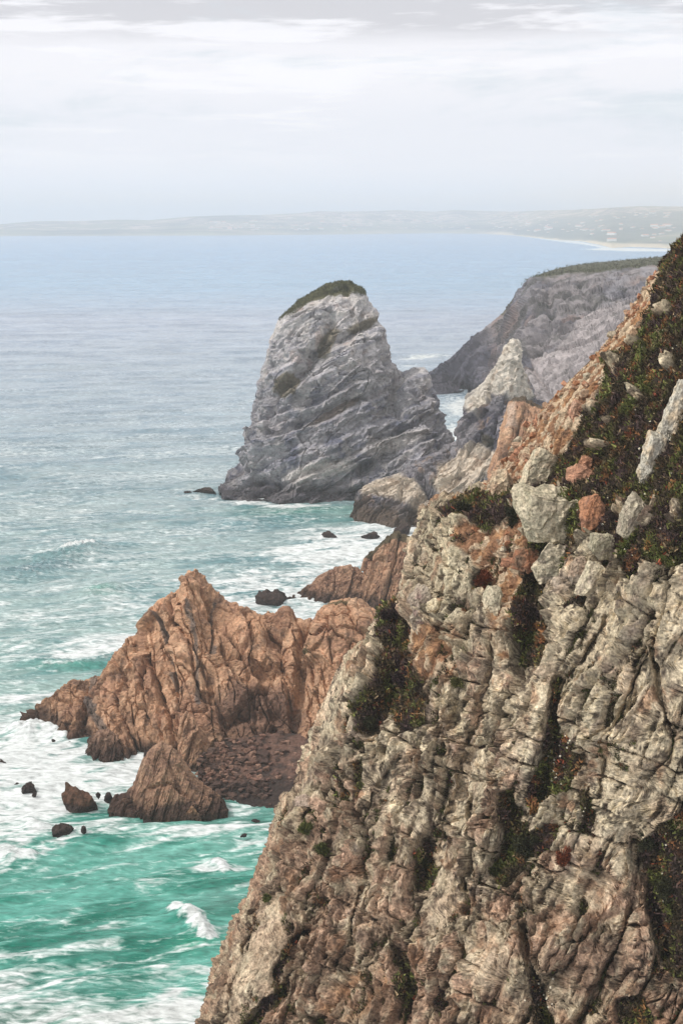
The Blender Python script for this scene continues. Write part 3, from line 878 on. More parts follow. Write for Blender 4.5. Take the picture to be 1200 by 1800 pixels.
for k in range(8):
    plant_flower(FW, 1024 + rng.normal() * 5, 1422 + rng.normal() * 16, rng.uniform(.1, .15), 'white flower in the short dark crevice beside the long speckled slab', 'white flowers in the short crevice')
print('veg', round(time.time() - T0, 1))


# ------------------------------------------------------------------ lofted rocks (sea stack, crags, headland)
def resample(c, n, power=1.0):
    c = np.asarray(c, float)
    d = np.concatenate([[0], np.cumsum(np.linalg.norm(np.diff(c, axis=0), axis=1))]); d /= d[-1]
    t = np.linspace(0, 1, n)
    return np.stack([np.interp(t, d, c[:, k]) for k in range(3)], 1)


def lens(outline, Dsil, front, nu, nv, k=0.5, back=25.0, zfront=0.0, bulge=0.0, wpow=1.0, fcurve=None):
    """solid rock between its skyline (outline, photo px at distance Dsil) and its foot (front, on the sea)"""
    ol = np.array(outline, float)
    Ds = np.interp(np.linspace(0, 1, len(ol)), np.linspace(0, 1, len(Dsil)), Dsil) if not np.isscalar(Dsil) else np.full(len(ol), Dsil)
    S = resample(P(ol[:, 0], ol[:, 1], Ds), nu)
    fr = np.array(front, float)
    B = resample(PZ(fr[:, 0], fr[:, 1], zfront), nu)
    rows = []; wt = []
    nb = max(10, nv // 8)
    for t in np.linspace(0, 1, nb)[:-1]:             # behind the skyline
        w = 1 - t
        c = S.copy(); c[:, 1] += np.minimum(back, 0.9 * np.maximum(S[:, 2] + 3, 0.5)) * w
        cx = S[:, 0].mean()
        c[:, 0] = S[:, 0] * (1 - w * 0.15) + cx * w * 0.15
        c[:, 2] = S[:, 2] + (-3 - S[:, 2]) * w
        rows.append(c); wt.append(0.4 + 0.6 * w)
    nf = nv - nb
    for w in np.linspace(0, 1, nf) ** wpow:
        f = (1 - (1 - w) ** 2) ** 0.5 if k is None else w ** k
        c = S + (B - S) * w
        c[:, 1] = S[:, 1] + (B[:, 1] - S[:, 1]) * f - bulge * math.sin(math.pi * w)
        rows.append(c); wt.append(0.4 + 0.6 * min(1, w * 9))
    for z in (-1.2, -3.0):
        c = B.copy(); c[:, 2] = z; rows.append(c); wt.append(1)
    G = np.stack(rows, 0)
    return np.concatenate([G, np.broadcast_to(np.array(wt)[:, None, None], G.shape[:2] + (1,))], 2)


def finish(name, G, disp, colf, mat, label, cat, kind=None, smooth=False, parent=None, group=None, fine=1.0):
    n_u, n_v = G.shape[:2]
    if G.shape[2] == 3: G = np.concatenate([G, np.ones((n_u, n_v, 1))], 2)
    Nn = grid_normals(G[..., :3])
    if np.mean(Nn[n_u // 3: 2 * n_u // 3, :, 1]) > 0: Nn = -Nn
    G = np.concatenate([G, Nn], 2)
    for it in range(2):
        W4 = G[..., 3].ravel(); G4 = G; Nn = nrmz(G[..., 4:]); G = G[..., :3]
        p = G.reshape(-1, 3).astype(np.float32); nn = Nn.reshape(-1, 3)
        px, py = proj(p)
        h, info = disp(p, nn, px, py)
        h = h * W4
        G1 = (p + nn * h[:, None]).reshape(n_u, n_v, 3)
        if it == 0 and n_u > 100 and kind is None: G = even_out(G4, G1, 8, 6.0)
        elif it == 0: break
    N1 = grid_normals(G1)
    if (N1 * Nn).sum() < 0: N1 = -N1
    d1 = np.linalg.norm(np.gradient(G1, axis=1), axis=2); d0 = np.linalg.norm(np.gradient(G1, axis=0), axis=2)
    thin = (np.clip(1.6 * np.median(d1) / np.maximum(d1, 1e-4), 0, 1) * np.clip(1.8 * np.median(d0) / np.maximum(d0, 1e-4), 0, 1)).ravel()
    p1 = G1.reshape(-1, 3).astype(np.float32)
    hf, _, _ = blocks(p1, fine, (0.3, 0.1, 1), 1.7, 777, 0.5, 0.6, 0.15, 0.1, 0.4)
    hf = 0.36 * hf + 0.14 * fine * fbm(p1, fine * 0.8, 3, 778, .6)
    N1 = blur0(blur0(N1, 3).transpose(1, 0, 2), 3).transpose(1, 0, 2)
    p = p1; nn = nrmz(nn * .5 + .5 * N1.reshape(-1, 3)); h = hf * thin
    ex = np.minimum(np.arange(n_v), np.arange(n_v)[::-1])[None, :] / 12.0
    q = p + nn * h[:, None]
    c = colf(q, nn, px, py, info)
    o = mesh_from(name, q, gridq(n_u, n_v), c, mat=mat, smooth=smooth, parent=parent)
    tag(o, label, cat, group, kind)
    return o, q, nn


WET = srgb(54, 44, 42)


def wetband(c, q, z0, z1, colr=WET, seed=1, amt=0.85):
    n_ = fbm(q, z1 * 0.9, 3, seed) * z1 * 0.6
    return mixc(c, colr, amt * (1 - sm(z0, z1, q[:, 2] + n_)))


# ---- the tall grey sea stack
def ursa():
    out = [(390, 878), (392, 868), (397, 846), (402, 828), (425, 812), (437, 792), (432, 760), (446, 740), (447, 702), (458, 662), (466, 640), (478, 600),
           (487, 567), (498, 552), (520, 532), (545, 513), (575, 499), (600, 494), (622, 503), (638, 512), (648, 530), (662, 548), (668, 575),
           (678, 592), (682, 630), (690, 645), (707, 656), (727, 650), (744, 648), (754, 668), (757, 692), (765, 702), (768, 735),
           (782, 746), (793, 768), (810, 800), (830, 850), (838, 890)]
    fr = [(390, 872), (404, 874), (440, 877), (500, 882), (560, 881), (620, 876), (680, 874), (760, 884), (838, 895)]
    G = lens(out, 592, fr, 560, 400, 0.55, 45, wpow=1.1)

    def disp(p, nn, px, py):
        Ls = (0.86, 0.15, 0.42)
        h0, R0, e0 = blocks(p, 16, (0.55, 0.1, 0.8), 2.0, 21, 0.45, 0.5, 0.12, 0.08, 0.35)
        h1, R1, e1 = blocks(p, 6.0, Ls, 2.4, 22, 0.42, 0.5, 0.14, 0.08, 0.35)
        h2, R2, e2 = blocks(p, 2.4, Ls, 2.0, 23, 0.45, 0.5, 0.14, 0.1, 0.4)
        M = nrmz(np.array([-0.40, 0.05, 0.92]))
        s = p @ M + 3.5 * fbm(p, 22, 3, 24) + 1.0 * fbm(p, 5, 2, 25)
        st = (s / 8.5) % 1.0
        led = np.where(st < 0.82, st / 0.82, (1 - st) / 0.18)
        st2 = (s / 3.4 + 0.4) % 1.0
        led2 = np.where(st2 < 0.8, st2 / 0.8, (1 - st2) / 0.2)
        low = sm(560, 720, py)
        h = 0.40 * h0 + 0.55 * h1 + 0.6 * h2 + 2.2 * fbm(p, 26, 3, 26) + 0.35 * fbm(p, 2.0, 3, 27, .6)
        h = h + (2.6 * (led - 0.5) + 0.9 * (led2 - 0.5)) * (0.35 + 0.65 * low)
        wob = fbm(p, 8, 2, 28) * 6
        for pts, w, d in (([(583, 560), (562, 610), (540, 650), (505, 680), (480, 700)], 9, 5.5), ([(600, 600), (640, 575), (662, 560)], 6, 3.0),
                          ([(640, 700), (590, 712), (550, 735), (520, 750)], 5, 3.5), ([(700, 660), (690, 700), (700, 730)], 7, 4.0),
                          ([(500, 820), (480, 850), (470, 880)], 9, 3.0), ([(420, 830), (500, 860), (620, 868), (690, 862)], 9, 3.0),
                          ([(690, 790), (670, 815), (640, 830)], 10, 3.0), ([(730, 690), (750, 740), (700, 760)], 8, 2.5)):
            h = h - d * np.exp(-(seg_dist(px + wob, py + wob, pts) / w) ** 2)
        for cx, cy, rx, ry, rot, a in ((520, 600, 30, 60, 10, 3.0), (620, 630, 40, 40, 0, 2.0), (560, 800, 90, 30, -10, 2.5), (470, 790, 40, 30, 0, 2)):
            h = h + a * blob(px, py, cx, cy, rx, ry, rot)
        return h, (R1, R2, s, low)

    def colf(q, nn, px, py, inf):
        R1, R2, s, low = inf
        c = np.repeat(srgb(192, 184, 178)[None], len(q), 0)
        sn = fbm(np.stack([s * 1.0, s * 0 + 3, s * 0], 1) / 1.6, 1, 3, 31)
        c = mixc(c, srgb(140, 136, 140), 0.8 * sm(-0.1, 0.35, sn + 0.4 * fbm(q, 9, 3, 32)))
        c = mixc(c, srgb(178, 152, 136), 0.6 * sm(0.1, 0.4, fbm(q, 7, 4, 33)) * (1 - 0.6 * low))
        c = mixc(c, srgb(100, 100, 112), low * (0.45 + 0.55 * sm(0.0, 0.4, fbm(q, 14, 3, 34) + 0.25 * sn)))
        c = mixc(c, srgb(196, 186, 176), 0.8 * sm(0.15, 0.3, fbm(q, 6, 3, 35) + 0.15 * sn) * (1 - 0.5 * low))
        pale = np.maximum(pmask(px, py, [(490, 838), (540, 815), (610, 808), (612, 825), (560, 840), (520, 852)], 7),
                          0.8 * pmask(px, py, [(620, 795), (680, 770), (760, 755), (740, 775), (660, 800)], 8))
        c = mixc(c, srgb(202, 192, 182), 0.9 * pale * sm(-0.5, 0, fbm(q, 5, 3, 36) + .2))
        c = mixc(c, srgb(104, 92, 66), 0.8 * sm(0.3, 0.5, blob(px, py, 505, 680, 28, 20, -40) + blob(px, py, 575, 600, 16, 40, 25) * .8 + blob(px, py, 640, 570, 30, 8, -20) + 0.2 * fbm(q, 3, 3, 37)))
        c = mixc(c, srgb(118, 96, 72), 0.6 * sm(0.25, .5, blob(px, py, 590, 722, 50, 7, -28) + .25 * fbm(q, 3, 3, 38)))
        cap = sm(0.45, 0.85, pmask(px, py + 6 * fbm(q, 4, 3, 39), [(490, 560), (500, 540), (545, 505), (600, 480), (650, 505), (640, 522), (600, 517), (570, 520), (540, 532), (500, 560)], 5) + 0.6 * fbm(q, 3, 3, 40))
        c = mixc(c, srgb(92, 88, 64), cap)
        c = mixc(c, srgb(60, 56, 58), 0.7 * sm(0.25, 0.5, fbm(q, 2.4, 3, 41, .65)))
        c = c * (0.88 + 0.24 * R1[:, 1:2]) * (0.88 + 0.24 * R2[:, 1:2])
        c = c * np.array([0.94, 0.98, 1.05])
        return wetband(c, q, 2, 10, srgb(66, 60, 64), 42, 0.8)

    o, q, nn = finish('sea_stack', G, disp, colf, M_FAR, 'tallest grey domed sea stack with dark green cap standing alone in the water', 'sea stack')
    # scrub on its cap
    px, py = proj(q)
    m = np.nonzero((pmask(px, py, [(490, 562), (500, 540), (545, 505), (600, 480), (650, 505), (640, 520), (600, 514), (570, 518), (540, 534), (505, 560)], 6) + 0.55 * fbm(q, 4, 3, 47) > 0.6) & (nn[:, 2] > -0.2))[0]
    pk = rng.choice(m, min(len(m), 2600), replace=False)
    V, Q, cc = tuft_mesh(q[pk], nn[pk], rng.uniform(0.25, 0.55, len(pk)), np.repeat(srgb(84, 86, 58)[None], len(pk), 0) * rng.uniform(.6, 1.3, (len(pk), 1)), 5, 44)
    mesh_from('scrub', V, Q, cc, mat=M_LEAF, parent=o)


ursa()
print('stack', round(time.time() - T0, 1))


def grey_disp(size, L, seed, amp=1.0, feats=(), jn=None):
    def disp(p, nn, px, py):
        h0, R0, _ = blocks(p, size * .8, L, 2.6, seed, 0.45, 0.6, 0.2, 0.08, 0.35)
        h1, R1, _ = blocks(p, size * 0.36, L, 2.6, seed + 1, 0.45, 0.6, 0.26, 0.09, 0.35)
        h2, R2, _ = blocks(p, size * 0.16, L, 1.6, seed + 2, 0.5, 0.55, 0.14, 0.1, 0.4)
        h = 0.55 * h0 + 0.65 * h1 + 0.55 * h2 + size * 0.06 * fbm(p, size * 2, 3, seed + 3) + size * 0.012 * fbm(p, size * .12, 3, seed + 4, .6)
        h = h * amp
        if jn:
            for sp_, a_ in ((jn[1], jn[2]), (jn[1] * .38, jn[2] * .7)):
                h = h + joints(p, jn[0], L, sp_, seed + 9, a_, 0.22)[0]
        wob = fbm(p, size, 2, seed + 5) * 5
        for pts, w, d in feats:
            h = h - d * np.exp(-(seg_dist(px + wob, py + wob, pts) / w) ** 2)
        return h, (R0, R1, R2)
    return disp


def headland():
    out = [(690, 700), (735, 668), (765, 647), (790, 630), (820, 602), (860, 570), (885, 546), (905, 520), (918, 505), (930, 490), (960, 485), (1000, 480),
           (1060, 475), (1140, 468), (1240, 462), (1400, 455)]
    ol = np.array(out, float)
    nu = 520
    Dcr = np.interp(ol[:, 0], [690, 765, 930, 1140, 1400], [985, 1010, 985, 960, 930])
    S = resample(P(ol[:, 0], ol[:, 1], Dcr), nu)
    fr = np.array([(690, 690), (740, 690), (790, 689), (826, 684), (860, 720), (900, 770), (1000, 860), (1150, 960), (1400, 1050)], float)
    B = resample(PZ(fr[:, 0], fr[:, 1]), nu)
    rows = []
    for t in (700, 520, 380, 260, 170, 100, 50, 25, 10):
        c = S.copy(); c[:, 1] += t; c[:, 0] += t * 0.22
        c[:, 2] = S[:, 2] - 0.00003 * t * t
        m = sm(60, 70, S[:, 2])
        c[:, 2] = np.maximum(c[:, 2] - (1 - m) * t * 0.9, -4)
        rows.append(c)
    for w in np.linspace(0, 1, 300):
        c = S + (B - S) * w
        c[:, 1] = S[:, 1] + (B[:, 1] - S[:, 1]) * w ** 0.75
        rows.append(c)
    c = B.copy(); c[:, 2] = -4; rows.append(c)
    G = np.stack(rows, 0)
    G = np.concatenate([G, np.broadcast_to(np.interp(np.arange(len(rows)), [0, 9, 40], [.3, .3, 1])[:, None, None], G.shape[:2] + (1,))], 2)
    dd = grey_disp(26, (0.7, 0.1, 0.55), 61, 0.8, feats=(([(1045, 545), (1000, 570), (960, 600), (930, 620)], 4, 6), ([(930, 640), (970, 700), (990, 730)], 5, 5),
                                                       ([(905, 525), (880, 580), (850, 640)], 8, 5), ([(960, 520), (970, 560), (940, 620)], 8, 5), ([(1020, 500), (1040, 540)], 8, 4)))

    def disp(p, nn, px, py):
        h, i = dd(p, nn, px, py)
        top = nn[:, 2] > 0.9
        back = (np.arange(len(p)) // nu) < 9
        return np.where(back, 1.2 * fbm(p, 20, 3, 66), h), i

    def colf(q, nn, px, py, inf):
        R0, R1, R2 = inf
        M = nrmz(np.array([-0.62, 0.0, 0.78]))
        s = q @ M
        c = np.repeat(srgb(132, 126, 128)[None], len(q), 0)
        c = mixc(c, srgb(92, 90, 98), sm(-0.1, 0.3, fbm(q * np.array([1, 1, 1]), 30, 4, 71) + 0.25 * fbm(np.stack([s / 7, s * 0, s * 0], 1), 1, 3, 72)))
        c = mixc(c, srgb(138, 114, 104), 0.45 * sm(0.05, 0.35, fbm(q, 24, 4, 73)))
        c = mixc(c, srgb(136, 134, 140), 0.6 * sm(0.0, 0.3, fbm(np.stack([s / 5, s * 0, s * 0], 1), 1, 3, 79) + .3 * fbm(q, 20, 3, 80)))
        c = mixc(c, srgb(66, 66, 62), 0.7 * sm(0.1, 0.35, fbm(q, 16, 4, 74) + 0.3 * blob(px, py, 1010, 540, 60, 30)))
        pale = pmask(px, py, [(905, 690), (940, 640), (1000, 590), (1040, 545), (1090, 530), (1120, 540), (1100, 700), (960, 740)], 14)
        c = mixc(c, srgb(168, 160, 160), 0.85 * sm(0.3, 0.6, pale + 0.3 * fbm(q, 12, 3, 75)))
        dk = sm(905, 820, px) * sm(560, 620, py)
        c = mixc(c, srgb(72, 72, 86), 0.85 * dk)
        c = mixc(c, srgb(52, 52, 48), 0.6 * sm(.2, .45, fbm(q, 6, 3, 77, .65)))
        c = c * (0.88 + 0.24 * R1[:, 1:2]) * (0.88 + 0.24 * R2[:, 1:2])
        idx = np.arange(len(q)) // nu
        top = (idx <= 9 + 5) & (q[:, 2] > 40)
        topm = np.where(idx <= 8, 1.0, sm(12, 8, idx + 3 * fbm(q, 14, 2, 76))) * (q[:, 2] > 45)
        c = mixc(c, srgb(70, 70, 50), topm)
        return wetband(c, q, 2, 9, srgb(70, 66, 74), 78, 0.7)

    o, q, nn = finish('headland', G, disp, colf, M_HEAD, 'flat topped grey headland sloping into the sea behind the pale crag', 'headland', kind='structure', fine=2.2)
    idx = np.arange(len(q)) // nu
    m = np.nonzero((idx >= 2) & (idx <= 9) & (q[:, 2] > 66))[0]
    pk = rng.choice(m, min(len(m), 2600))
    V, Q, cc = tuft_mesh(q[pk] + rng.normal(size=(len(pk), 3)) * np.array([2, 4, 0]), nn[pk] * 0 + np.array([0, 0, 1.0]), rng.uniform(0.5, 1.1, len(pk)), np.repeat(srgb(76, 78, 56)[None], len(pk), 0) * rng.uniform(.6, 1.3, (len(pk), 1)), 5, 45)
    o2 = mesh_from('headland_scrub', V, Q, cc, mat=M_LEAF)
    tag(o2, 'thin dark green scrub along the flat top of the grey headland', 'scrub', kind='stuff')


headland()


def pale_crag():
    out = [(622, 905), (622, 882), (630, 862), (660, 842), (700, 829), (730, 815), (770, 792), (802, 776), (820, 768), (830, 748), (818, 714), (820, 697),
           (850, 668), (874, 640), (884, 607), (900, 591), (915, 603), (912, 638), (926, 665), (942, 702), (985, 712), (1030, 760), (1060, 850), (1070, 930)]
    fr = [(622, 906), (645, 915), (690, 924), (738, 926), (800, 930), (1070, 940)]
    G = lens(out, [530, 535, 545, 560, 570, 570], fr, 520, 330, 0.6, 35)
    dd = grey_disp(10, (0.6, 0.1, 0.75), 81, 1.0, feats=(([(735, 838), (752, 862), (772, 892)], 6, 5), ([(838, 712), (862, 700), (880, 690)], 3, 1.5), ([(858, 665), (856, 700)], 3, 2),
                                                      ([(835, 770), (870, 780), (850, 800)], 5, 2), ([(890, 700), (870, 760)], 6, 3), ([(720, 840), (800, 800)], 5, 2)))

    def colf(q, nn, px, py, inf):
        R0, R1, R2 = inf
        w = 6 * fbm(q, 8, 3, 91)
        c = np.repeat(srgb(126, 122, 126)[None], len(q), 0)
        cream = pmask(px + w, py + w, [(812, 705), (850, 660), (872, 630), (880, 590), (905, 580), (925, 610), (925, 670), (935, 700), (915, 715), (890, 690), (860, 700), (840, 735), (820, 725)], 6)
        c = mixc(c, srgb(200, 192, 180), cream)
        lower = np.maximum(pmask(px + w, py + w, [(770, 820), (840, 778), (872, 790), (885, 810), (830, 860), (780, 890), (760, 850)], 6),
                           pmask(px + w, py + w, [(630, 850), (700, 832), (735, 850), (765, 885), (745, 905), (700, 880), (640, 875)], 6))
        c = mixc(c, srgb(196, 182, 164), 0.9 * lower)
        c = mixc(c, srgb(80, 78, 90), 0.85 * sm(-0.1, 0.25, fbm(q, 10, 4, 92)) * (1 - 0.85 * np.maximum(cream, lower)))
        c = mixc(c, srgb(156, 130, 108), 0.5 * sm(0.1, 0.35, fbm(q, 5, 4, 93)))
        c = mixc(c, srgb(70, 64, 48), 0.8 * pmask(px + w, py, [(845, 760), (870, 770), (868, 785), (840, 780)], 4))
        c = mixc(c, srgb(58, 54, 54), 0.55 * sm(0.22, 0.45, fbm(q, 2, 3, 94, .65)))
        c = c * (0.88 + 0.24 * R1[:, 1:2]) * (0.9 + 0.2 * R2[:, 1:2])
        return wetband(c, q, 3, 9.5, srgb(86, 72, 60), 95, 0.9)

    finish('crag', G, dd, colf, M_FAR, 'cream and blue grey crag with pointed top between sea stack and headland', 'crag')


pale_crag()
RED1 = srgb(178, 140, 112); RED2 = srgb(152, 116, 94); RED3 = srgb(114, 90, 76); REDP = srgb(204, 168, 138); GRV = srgb(110, 100, 88)


def red_col(seed, wet0=0.5, wet1=3.0, sc=6.0, extra=None, dull=0.0):
    def colf(q, nn, px, py, inf):
        R0, R1, R2 = inf
        c = np.repeat(RED1[None], len(q), 0)
        c = mixc(c, RED2, sm(-0.1, 0.35, fbm(q, sc, 4, seed) + 0.4 * (R1[:, 0] - .5)))
        c = mixc(c, REDP, 0.7 * sm(0.1, 0.4, fbm(q, sc * 0.7, 4, seed + 1) + 0.3 * (R1[:, 2] - .5)))
        c = mixc(c, RED3, 0.8 * sm(0.12, 0.4, fbm(q, sc * 0.8, 4, seed + 2)))
        c = mixc(c, srgb(74, 62, 58), 0.6 * sm(0.22, 0.45, fbm(q, sc * .22, 3, seed + 3, .65)))
        c = mixc(c, srgb(112, 90, 80), dull)
        c = c * (0.85 + 0.3 * R1[:, 1:2]) * (0.88 + 0.24 * R2[:, 1:2])
        if extra: c = extra(c, q, px, py)
        return wetband(c, q, wet0, wet1, srgb(62, 48, 44), seed + 4, 0.9)
    return colf


def promontory():
    out = [(42, 1272), (50, 1263), (62, 1245), (85, 1225), (120, 1202), (128, 1196), (142, 1200), (165, 1188), (186, 1184), (192, 1168), (205, 1150), (228, 1132), (240, 1118), (263, 1104),
           (266, 1070), (282, 1060), (300, 1045), (314, 1035), (326, 1030), (330, 1004), (345, 1000), (356, 1014), (372, 1034), (392, 1052), (402, 1064),
           (430, 1070), (455, 1080), (484, 1082), (496, 1072), (506, 1069), (520, 1082), (552, 1090), (566, 1080), (590, 1062), (620, 1060), (645, 1066), (680, 1090), (740, 1180), (760, 1260)]
    fr = [(42, 1268), (75, 1276), (105, 1290), (150, 1300), (160, 1318), (215, 1328), (250, 1326), (300, 1330), (345, 1340), (380, 1335), (450, 1330), (540, 1330), (640, 1350), (760, 1380)]
    G = lens(out, [305, 306, 308, 309, 309, 306, 300, 296], fr, 640, 380, 0.75, 22)
    F = (([(275, 1075), (300, 1130), (312, 1200), (318, 1240)], 3.5, 2.2), ([(372, 1060), (378, 1120), (372, 1150)], 3, 1.8), ([(338, 1005), (352, 1040), (380, 1075)], 4, 1.6),
         ([(330, 1130), (345, 1200), (352, 1230)], 3, 1.8), ([(205, 1165), (222, 1200), (228, 1215)], 4, 2.0), ([(150, 1200), (155, 1250), (150, 1290)], 5, 1.8),
         ([(395, 1150), (430, 1200), (470, 1180)], 10, 2.4), ([(480, 1130), (500, 1160), (470, 1220)], 10, 2.4), ([(560, 1092), (530, 1130), (528, 1200), (522, 1290)], 9, 3.0),
         ([(100, 1230), (130, 1240)], 3, 1.2), ([(285, 1230), (290, 1300)], 4, 1.5), ([(180, 1300), (200, 1318)], 12, 1.6), ([(400, 1270), (470, 1260), (510, 1270)], 12, 2.0),
         ([(430, 1080), (440, 1130), (420, 1170)], 5, 1.6), ([(240, 1120), (260, 1160), (250, 1230)], 4, 1.4))
    base = grey_disp(13.0, (-0.25, 0.1, 1.0), 101, 0.62, feats=F, jn=((0.98, 0, 0.35), 8.0, 0.10))

    def disp(p, nn, px, py):
        h, i = base(p, nn, px, py)
        for cx, cy, rx, ry, rot, a in ((250, 1230, 40, 60, 20, 2.2), (300, 1290, 60, 30, 0, 2.0), (600, 1180, 60, 110, 0, 5.5), (330, 1100, 25, 60, 0, 1.5), (110, 1250, 40, 30, 0, 1.0), (440, 1130, 40, 50, 0, 1.5)):
            h = h + a * blob(px, py, cx, cy, rx, ry, rot)
        return h, i

    def extra(c, q, px, py):
        w = 6 * fbm(q, 3, 3, 111)
        for pts, wd in (([(165, 1190), (162, 1230), (170, 1260), (185, 1290)], 9), ([(275, 1080), (300, 1140), (312, 1215)], 4), ([(330, 1060), (345, 1160), (350, 1240)], 4), ([(378, 1060), (374, 1150)], 3)):
            c = mixc(c, srgb(92, 88, 86), 0.75 * sm(0.3, 0.7, np.exp(-(seg_dist(px + w, py + w, pts) / wd) ** 2) + 0.2 * fbm(q, 1.5, 2, 112)))
        c = mixc(c, srgb(96, 74, 66), 0.75 * sm(0.3, 0.7, blob(px, py, 450, 1260, 100, 60, 0) + 0.25 * fbm(q, 3, 3, 113)))
        c = mixc(c, srgb(70, 72, 48), 0.8 * sm(0.4, 0.6, blob(px, py, 548, 1155, 22, 6, -10) + blob(px, py, 600, 1068, 20, 5) * .9 + 0.3 * fbm(q, 1.2, 2, 114)))
        return c
    finish('rock_promontory', G, disp, red_col(115, 1.0, 4.5, 6, extra), M_MID, 'long reddish orange rock promontory with a jagged central peak', 'promontory')


promontory()
print('prom', round(time.time() - T0, 1))


def simple(name, out, Dsil, fr, nu, nv, size, seed, label, cat, mat=None, colf=None, k=0.6, back=10, feats=(), L=(0.25, 0.1, 1), amp=0.85):
    G = lens(out, Dsil, fr, nu, nv, k, back)
    return finish(name, G, grey_disp(size, L, seed, amp, feats, jn=((1, 0, -.3), size * 1.1, .13)), colf or red_col(seed + 10, 0.5, 2.5, size), mat or M_MID, label, cat, fine=min(0.8, size * .14))


def Dz(py): return float(PZ(600, py)[1])


simple('rock_pinnacle', [(192, 1430), (196, 1412), (203, 1398), (222, 1392), (238, 1378), (244, 1354), (252, 1332), (264, 1318), (274, 1308), (285, 1302), (294, 1308), (304, 1314), (316, 1326), (330, 1346), (350, 1372),
       (372, 1388), (393, 1405), (400, 1425)], Dz(1408), [(192, 1426), (225, 1430), (262, 1434), (310, 1437), (350, 1434), (400, 1424)], 340, 240, 2.2, 131,
       'broad triangular brown rock standing in foam in front of the orange promontory', 'rock', k=0.6, back=8, amp=0.6,
       colf=red_col(141, 0.8, 3.6, 3.5, None, 0.45), feats=(([(285, 1310), (300, 1350), (320, 1390)], 6, 1.0), ([(265, 1385), (300, 1378), (345, 1410)], 4, 0.9), ([(225, 1395), (235, 1425)], 4, 0.9)))
simple('leaning_rock', [(312, 1352), (316, 1320), (315, 1290), (318, 1262), (328, 1251), (340, 1258), (352, 1278), (368, 1302), (360, 1322), (372, 1352)], Dz(1340), [(312, 1350), (340, 1354), (372, 1350)],
       140, 120, 2.6, 151, 'leaning orange slab at the foot of the promontory behind the triangular rock', 'rock', colf=red_col(152, 0.6, 3.0, 3, None, 0.2), back=5)
simple('shore_rock', [(152, 1335), (156, 1316), (162, 1300), (175, 1285), (190, 1282), (205, 1292), (214, 1310), (218, 1336)], Dz(1326), [(152, 1332), (185, 1337), (218, 1334)],
       120, 90, 2.2, 161, 'dark wet rock hump at the left foot of the orange promontory', 'rock', colf=red_col(162, 1.5, 5.5, 3, None, 0.7), back=5)
simple('tall_red_rock', [(612, 1072), (625, 1050), (640, 1020), (646, 1010), (638, 990), (642, 980), (655, 968), (672, 950), (694, 936), (714, 940), (728, 952), (750, 985), (790, 1050), (800, 1080)], Dz(1050), [(612, 1062), (680, 1068), (800, 1075)],
       300, 220, 5, 171, 'tall reddish rock with grassy top behind the cliff edge', 'rock', back=14,
       colf=red_col(172, 1.0, 4.0, 5, lambda c, q, px, py: mixc(c, srgb(62, 60, 42), 0.85 * sm(0.4, 0.6, pmask(px, py, [(640, 985), (670, 945), (695, 932), (730, 945), (725, 962), (700, 950), (675, 960), (655, 982)], 4) + 0.3 * fbm(q, 2, 2, 173))), 0.25))
simple('low_red_rock', [(515, 1052), (530, 1040), (545, 1030), (560, 1012), (575, 1005), (592, 997), (612, 994), (630, 1000), (640, 1012), (655, 1035), (665, 1060)], Dz(1040), [(515, 1050), (570, 1056), (665, 1064)],
       220, 150, 4, 181, 'low wedge shaped reddish rock left of the tall red rock', 'rock', back=12, colf=red_col(182, 0.8, 3.5, 5, None, 0.45))
simple('orange_outcrop', [(850, 900), (862, 830), (876, 780), (884, 740), (892, 706), (905, 698), (930, 704), (948, 714), (975, 740), (1010, 800), (1040, 900)], 430, [(850, 1040), (900, 1050), (1040, 1060)],
       200, 200, 7, 191, 'orange outcrop with dark scrubby top just behind the rubble crest', 'rock', back=12,
       colf=red_col(192, 0.8, 3.5, 8, lambda c, q, px, py: mixc(mixc(c, srgb(196, 176, 160), 0.6 * pmask(px, py, [(890, 715), (905, 705), (908, 750), (893, 755)], 4)), srgb(62, 56, 44), 0.9 * sm(.4, .6, pmask(px, py, [(885, 706), (905, 690), (960, 712), (975, 735), (940, 716), (900, 706)], 4) + .25 * fbm(q, 2, 2, 193)))))

